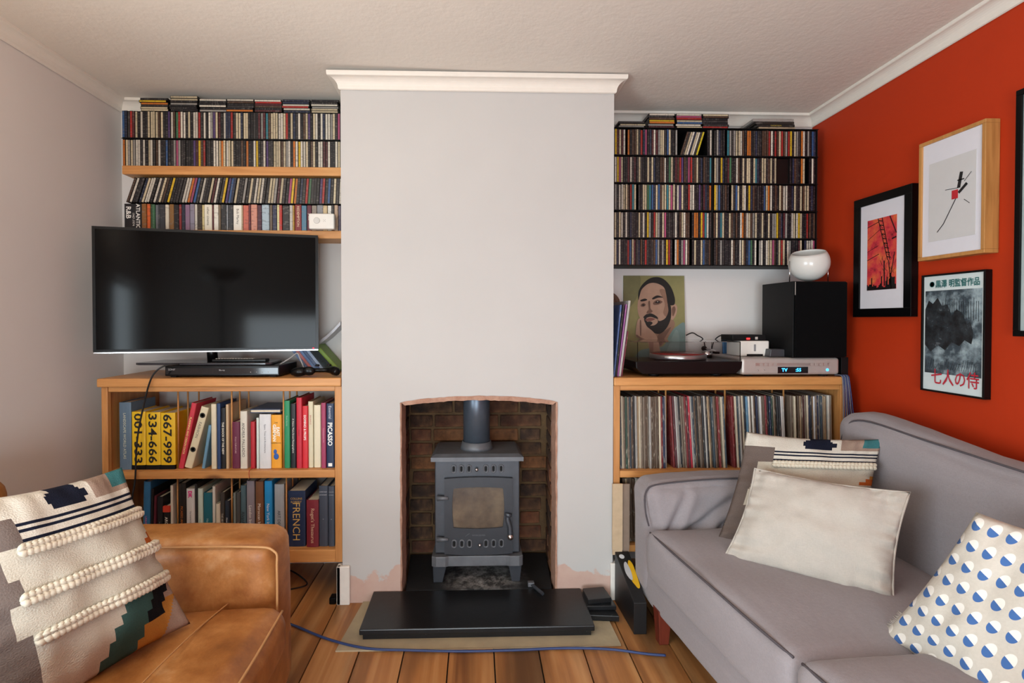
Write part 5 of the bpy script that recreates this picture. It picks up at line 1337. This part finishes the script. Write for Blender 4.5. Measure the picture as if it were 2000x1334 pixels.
soft('arm', (.060, -.19, .11), (.86, 0, .575), .06, so, M_SOFA, puff=(.01, .015, .012), wr=.006, cuts=64, seed=3, fn=arm_fn)
soft('arm', (.12, -1.71, .11), (.86, -1.545, .575), .06, so, M_SOFA, puff=(.01, .015, .012), wr=.006, cuts=12, seed=4)
def sag(y): return .055 * max(0.0, min(1.0, (-y - .30) / .45)) ** 1.2
def back_fn(p):
    p = p.copy()
    if p.z > .40: p.z -= sag(p.y) * (p.z - .40) / .45
    return p
soft('back', (.790, -1.540, .25), (.968, -.195, .855), .07, so, M_SOFA, puff=(.02, .01, .012), wr=.010, cuts=24, seed=5, ws=3.5, fn=back_fn)
def seat_fn(p):
    p = p.copy(); p.z += .004 * sin(p.y * 17 + p.x * 5) * (1 if p.z > .38 else 0); return taper(p)
soft('seat_cushion', (.030, -.95, .235), (.800, -.195, .415), .035, so, M_SOFA, puff=(.012, .004, .018), wr=.004, cuts=20, seed=6, fn=seat_fn)
soft('seat_cushion', (.024, -1.540, .235), (.800, -.955, .425), .040, so, M_SOFA, puff=(.012, .004, .022), wr=.004, cuts=20, seed=7, fn=seat_fn)
def pipe(name, pts, r=.0035, tp=False):
    if tp: pts = [taper(Vector(p) + Vector((.030, 0, 0))) for p in pts]
    MB().tube(spline(pts, 6), r, 6).build(name, M_PIPE, so)
pipe('piping', [(.016, -.21, .405), (.006, -.35, .412), (.004, -.60, .414), (.006, -.80, .412), (.02, -.935, .404)], tp=True)
pipe('piping', [(.012, -.972, .414), (.0, -1.1, .424), (-.003, -1.4, .426), (.01, -1.53, .412)], tp=True)
pipe('piping', [(.052, -.185, .42), (.040, -.180, .48), (.050, -.165, .548), (.11, -.160, .572), (.35, -.155, .583), (.66, -.158, .582)])
pipe('piping', [(.812, -.215, .50), (.798, -.225, .66), (.798, -.26, .79), (.812, -.33, .838), (.815, -.60, .853 - sag(-.6)), (.805, -1.0, .853 - sag(-1.0)), (.805, -1.5, .792)])
for x_, y_ in ((.085, -.235), (.90, -.10), (.16, -1.62), (.90, -1.62)):
    m = MB(); m.add([(x_ - .018, y_ - .018, 0), (x_ + .018, y_ - .018, 0), (x_ + .018, y_ + .018, 0), (x_ - .018, y_ + .018, 0), (x_ - .026, y_ - .026, .13), (x_ + .026, y_ - .026, .13), (x_ + .026, y_ + .026, .13), (x_ - .026, y_ + .026, .13)],
          [(0, 3, 2, 1), (4, 5, 6, 7), (0, 1, 5, 4), (1, 2, 6, 5), (2, 3, 7, 6), (3, 0, 4, 7)]); m.build('leg', M_MAHOG, so, bevel=.002)

# ---- leather armchair
t = NT('tan_leather'); f = t.noise(5, 5); g = t.noise(60, 4)
f = t.noise(4.5, 8, .66, dist=.15)
c = t.ramp(f, [(.30, srgb('6e3f1c')), (.46, srgb('9a612f')), (.58, srgb('b87f48')), (.74, srgb('dcb283'))])
c = t.mix(t.val('MULTIPLY', g, .4), c, srgb('7a4c28')); t.set(c, .42, spec=.4); t.bump(t.noise(160, 4), .2, .003); M_LEATH = t.m
ch = empty('leather_armchair', (-1.05, 1.2, 0)); tag(ch, 'worn tan leather armchair in front of the book cabinet', 'armchair'); ch.location = (0, 0, 0)
soft('base', (-1.60, .72, .09), (-.575, 1.63, .27), .03, ch, M_LEATH, cuts=10)
soft('arm', (-1.50, 1.465, .10), (-.590, 1.645, .572), .040, ch, M_LEATH, puff=(.012, .014, .010), wr=.003, cuts=18, seed=11)
soft('arm', (-1.50, .70, .10), (-.590, .855, .572), .040, ch, M_LEATH, puff=(.012, .014, .010), wr=.003, cuts=12, seed=12)
soft('back', (-1.68, .70, .12), (-1.44, 1.645, .735), .06, ch, M_LEATH, puff=(.03, .01, .01), wr=.004, cuts=14, seed=13)
def lseat(p):
    p = p.copy()
    if p.z > .36: p.z += .006 * sin(p.x * 11 + p.y * 6) + .004 * sin(p.y * 25 - p.x * 8)
    return p
soft('seat_cushion', (-1.44, .86, .27), (-.535, 1.462, .405), .045, ch, M_LEATH, puff=(.02, .004, .016), wr=.004, cuts=22, seed=14, fn=lseat)
M_SEAM = plain('leather_seam', 'b98a58', .5)
for pts, r in (([(-.70, 1.46, .409), (-.71, 1.3, .424), (-.72, 1.1, .427), (-.73, .90, .412)], .002), ([(-.568, 1.466, .30), (-.566, 1.463, .50), (-.577, 1.468, .552), (-.66, 1.470, .564), (-1.0, 1.466, .566), (-1.4, 1.470, .564)], .0035), ([(-.543, 1.44, .395), (-.528, 1.2, .402), (-.530, .9, .395)], .0035)):
    MB().tube(spline(pts, 6), r, 6).build('seam', M_SEAM, ch)
for x_, y_ in ((-.64, 1.56), (-1.58, 1.56), (-.64, .78), (-1.58, .78)): MB().box((x_ - .03, y_ - .03, 0), (x_ + .03, y_ + .03, .095)).build('leg', M_MAHOG, ch, bevel=.003)

# ================================================================== cushions
def cushion_grid(c4, thick, n, sag=0.0):
    """c4: corners tl, tr, br, bl; returns function (u,v,side) -> point and the outward normal"""
    tl, tr, br, bl = [Vector(c) for c in c4]
    nrm = (tr - tl).cross(bl - tl).normalized()          # towards the viewer for corners given clockwise
    if nrm.dot(ORG - (tl + br) / 2) < 0: nrm = -nrm
    def pt(u, v, s, off=0.0):
        # edges pulled in between the corners, as a stuffed cover does
        pu = u + .045 * (1 - (2 * u - 1) ** 2) * 0; 
        a = 4 * u * (1 - u); b = 4 * v * (1 - v)
        uu = u + (0.5 - u) * .07 * b; vv = v + (0.5 - v) * .07 * a
        p = (tl * (1 - uu) + tr * uu) * (1 - vv) + (bl * (1 - uu) + br * uu) * vv
        h = (max(0, a) ** .55) * (max(0, b) ** .55)
        q = p + nrm * (s * (thick / 2 * h + off))
        k = noise.noise(Vector((u * 3.1 + tl.x * 7, v * 3.1, s))) * .020 * min(1, h * 3)
        ed = (1 - min(1, h * 1.15)) * min(1, h * 5)      # gathers running in from the seams
        k += ed * .022 * (noise.noise(Vector((u * 16 + tl.y * 5, 1.3, s))) * (1 - b) + noise.noise(Vector((2.1, v * 14 + tl.x * 5, s))) * (1 - a))
        k += noise.noise(Vector((u * 7, v * 6 + tl.z * 9, s))) * .008 * min(1, h * 3)
        return q + nrm * k * s
    return pt, nrm
def cushion(name, label, c4, thick, mat, n=28, colf=None, attr=None):
    pt, nrm = cushion_grid(c4, thick, n)
    e = empty(name, tuple((Vector(c4[2]) + Vector(c4[3])) / 2)); tag(e, label, 'cushion'); off = e.location.copy()
    vs, fs, uv, fc = [], [], [], []
    for s in (1, -1):
        k = len(vs)
        for j in range(n + 1):
            for i in range(n + 1): vs.append(pt(i / n, j / n, s) - off); uv.append((i / n, j / n))
        for j in range(n):
            for i in range(n):
                q = (k + j * (n + 1) + i, k + j * (n + 1) + i + 1, k + (j + 1) * (n + 1) + i + 1, k + (j + 1) * (n + 1) + i)
                fs.append(q if s < 0 else q[::-1]); fc.append(colf((i + .5) / n, (j + .5) / n) if colf else (1, 1, 1))
    me = bpy.data.meshes.new('cover'); me.from_pydata([tuple(v) for v in vs], [], fs); me.materials.append(mat)
    ul = me.uv_layers.new(name='UVMap')
    for lp_ in me.loops: ul.data[lp_.index].uv = uv[lp_.vertex_index]
    if colf:
        ca = me.color_attributes.new('weave', 'FLOAT_COLOR', 'CORNER'); buf = []
        for c in fc: buf += [c[0], c[1], c[2], 1] * 4
        ca.data.foreach_set('color', buf)
    me.polygons.foreach_set('use_smooth', [True] * len(me.polygons))
    bm = bmesh.new(); bm.from_mesh(me); bmesh.ops.remove_doubles(bm, verts=bm.verts, dist=.0004); bmesh.ops.recalc_face_normals(bm, faces=bm.faces); bm.to_mesh(me); bm.free()
    o = link('cover', me, e); return e, pt, off
def C(px, py, Y): return P(px, py, Y)
def hexl(h): return srgb(h)[:3]
KC = {k: hexl(v) for k, v in dict(cream='c4bbab', white='d6d0c4', taupe='6f625c', navy='1c2030', teal='3f7478', orange='b05a28', amber='b8813c', beige='a08a7c', green='3c5a56', black='16171c').items()}
def kilim(u, v):
    st_ = lambda x, k: math.floor(x * k) / k
    if v < .12:
        if u > .86 - .10 * st_(v / .12, 4) * 0 and v < .10: return KC['teal'] if u > .88 else KC['beige']
        d = abs(u - .56) + .10 * abs(st_(v / .12, 5) - .5)
        if d < .13: return KC['navy']
        return KC['beige'] if u > .72 else KC['white']
    edge = .24 if v < .27 else (.13 if v < .40 else (.17 if v < .52 else (.10 if v < .66 else .15)))
    if u < edge: return KC['taupe']
    if v < .27: return KC['navy'] if ((v - .12) / .15 * 4) % 1 < .30 else KC['white']
    if .37 < v < .47 and u > .97 - .11 * st_((v - .37) / .10, 3): return KC['orange'] if v > .41 else KC['amber']
    if v > .70:
        g0 = .60 - .20 * st_((v - .70) / .30, 5)
        if u < g0: return KC['cream']
        if u < g0 + .20: return KC['green']
        b0 = g0 + .20 + .0
        if u < b0 + .15 and v < .88: return KC['black']
        if v < .80: return KC['beige']
        return KC['amber'] if (u + v) % .5 < .3 else KC['beige']
    return KC['cream']
t = NT('kilim_weave'); at = t.n('ShaderNodeAttribute', attribute_name='weave')
tc = t.n('ShaderNodeTexCoord'); mp = t.n('ShaderNodeMapping'); mp.inputs['Scale'].default_value = (110, 150, 1); t.l(tc.outputs['UV'], mp.inputs[0])
nz = t.n('ShaderNodeTexNoise'); nz.inputs['Scale'].default_value = 1.0; nz.inputs['Detail'].default_value = 2; t.l(mp.outputs[0], nz.inputs['Vector'])
c = t.mix(t.val('MULTIPLY', nz.outputs[0], .45), at.outputs['Color'], t.mix(1.0, at.outputs['Color'], (.35, .33, .3, 1), 'MULTIPLY')); t.set(c, .95, spec=.1)
t.bump(nz.outputs[0], .5, .004); M_KIL = t.m
M_YARN = plain('cream_yarn', 'd2c8b4', .95, var=.1, bump=.2, scale=60)
def braid(e, pt, off, u0, u1, v, s=1, n=28, r=.0100):
    """two rows of slanting yarn loops, as a plait laid on the cover"""
    m = MB(); du = (u1 - u0) / n
    for i in range(n):
        u = u0 + du * (i + .5)
        for d in (-1, 1):
            v0 = v + d * .003; v1 = v + d * .024; ua, ub = u - du * .55, u + du * .45
            cl = lambda x: min(.997, max(.003, x))
            p = [pt(cl(ua), v0, s, .004) - off, pt(cl((ua + ub) / 2), (v0 + v1) / 2, s, .010) - off, pt(cl(ub), v1, s, .002) - off]
            m.tube(spline(p, 2), [r * .45, r * .72, r * .82, r * .72, r * .40], 6)
    m.build('braid', M_YARN, e)
def kilim_cushion(label, c4, thick, braids):
    e, pt, off = cushion('kilim_cushion', label, c4, thick, M_KIL, 64, kilim)
    for u0, u1, v in braids: braid(e, pt, off, u0, u1, v)
    return e
kilim_cushion('woven kilim cushion with cream braids propped in the leather armchair', [C(-130, 985, 1.06), C(238, 913, 1.38), C(372, 1218, 1.33), C(10, 1450, 1.02)], .15, [(.20, .99, .285), (.14, .99, .50), (.16, .99, .685)])
kilim_cushion('woven kilim cushion with cream braid standing behind the plain cushion on the sofa', [C(1458, 843, 1.90), C(1724, 858, 1.74), C(1700, 1062, 1.62), C(1395, 1068, 1.80)], .12, [(.24, .99, .285), (.12, .20, .50)])
M_CREAM = fabric('cream_linen', 'aaa298', 'c2bab0', 380, big=.15)
e, pt, off = cushion('linen_cushion', 'plain cream linen cushion lying in front of the kilim cushion on the sofa', [C(1474, 915, 1.75), C(1778, 962, 1.46), C(1746, 1186, 1.39), C(1414, 1088, 1.68)], .12, M_CREAM, 72)
pts = [pt(i / 20, 0, 1) - off for i in range(20)] + [pt(1, i / 20, 1) - off for i in range(20)] + [pt(1 - i / 20, 1, 1) - off for i in range(20)] + [pt(0, 1 - i / 20, 1) - off for i in range(20)]
MB().tube(pts, .003, 6, closed=True).build('piping', M_CREAM, e)
# half-moon print
t = NT('half_moon_cotton'); tc = t.n('ShaderNodeTexCoord'); sp_ = t.n('ShaderNodeSeparateXYZ'); t.l(tc.outputs['UV'], sp_.inputs[0])
N_ = 8.0; V_ = t.val('MULTIPLY', sp_.outputs[1], N_); row = t.val('FLOOR', V_)
sh = t.val('MULTIPLY', t.val('MODULO', row, 2.0), .5)
U_ = t.val('ADD', t.val('MULTIPLY', sp_.outputs[0], N_), sh)
fu = t.val('SUBTRACT', t.val('FRACT', U_), .5); fv = t.val('SUBTRACT', t.val('FRACT', V_), .5)
d2 = t.val('ADD', t.val('MULTIPLY', fu, fu), t.val('MULTIPLY', fv, fv))
inside = t.val('LESS_THAN', d2, .105)
ca_, sa_ = cos(radians(20)), sin(radians(20))
half = t.val('GREATER_THAN', t.val('SUBTRACT', t.val('MULTIPLY', fv, ca_), t.val('MULTIPLY', fu, sa_)), 0.0)
base = t.mix(t.noise(160, 3), srgb('bdb6aa'), srgb('cdc6bb'))
c = t.mix(inside, base, t.mix(half, srgb('e6e2da'), srgb('4468a0'))); t.set(c, .9, spec=.2); t.bump(t.noise(300, 2), .2, .002); M_MOON = t.m
e, pt, off = cushion('moon_print_cushion', 'off-white cushion printed with blue half moons on the sofa', [C(1907, 1000, 1.17), C(2260, 1085, .95), C(1990, 1450, .98), C(1722, 1240, 1.28)], .13, M_MOON, 32)
m = MB()
for i in range(30):
    p = pt(0.0, .80 + .2 * i / 30, 1) - off; d = (pt(0, .9, 1) - pt(.2, .9, 1)).normalized()
    m.tube([p, p + d * .012 + Vector((0, 0, RND.uniform(-.004, .004)))], .0008, 4)
m.build('fringe', M_CREAM, e)
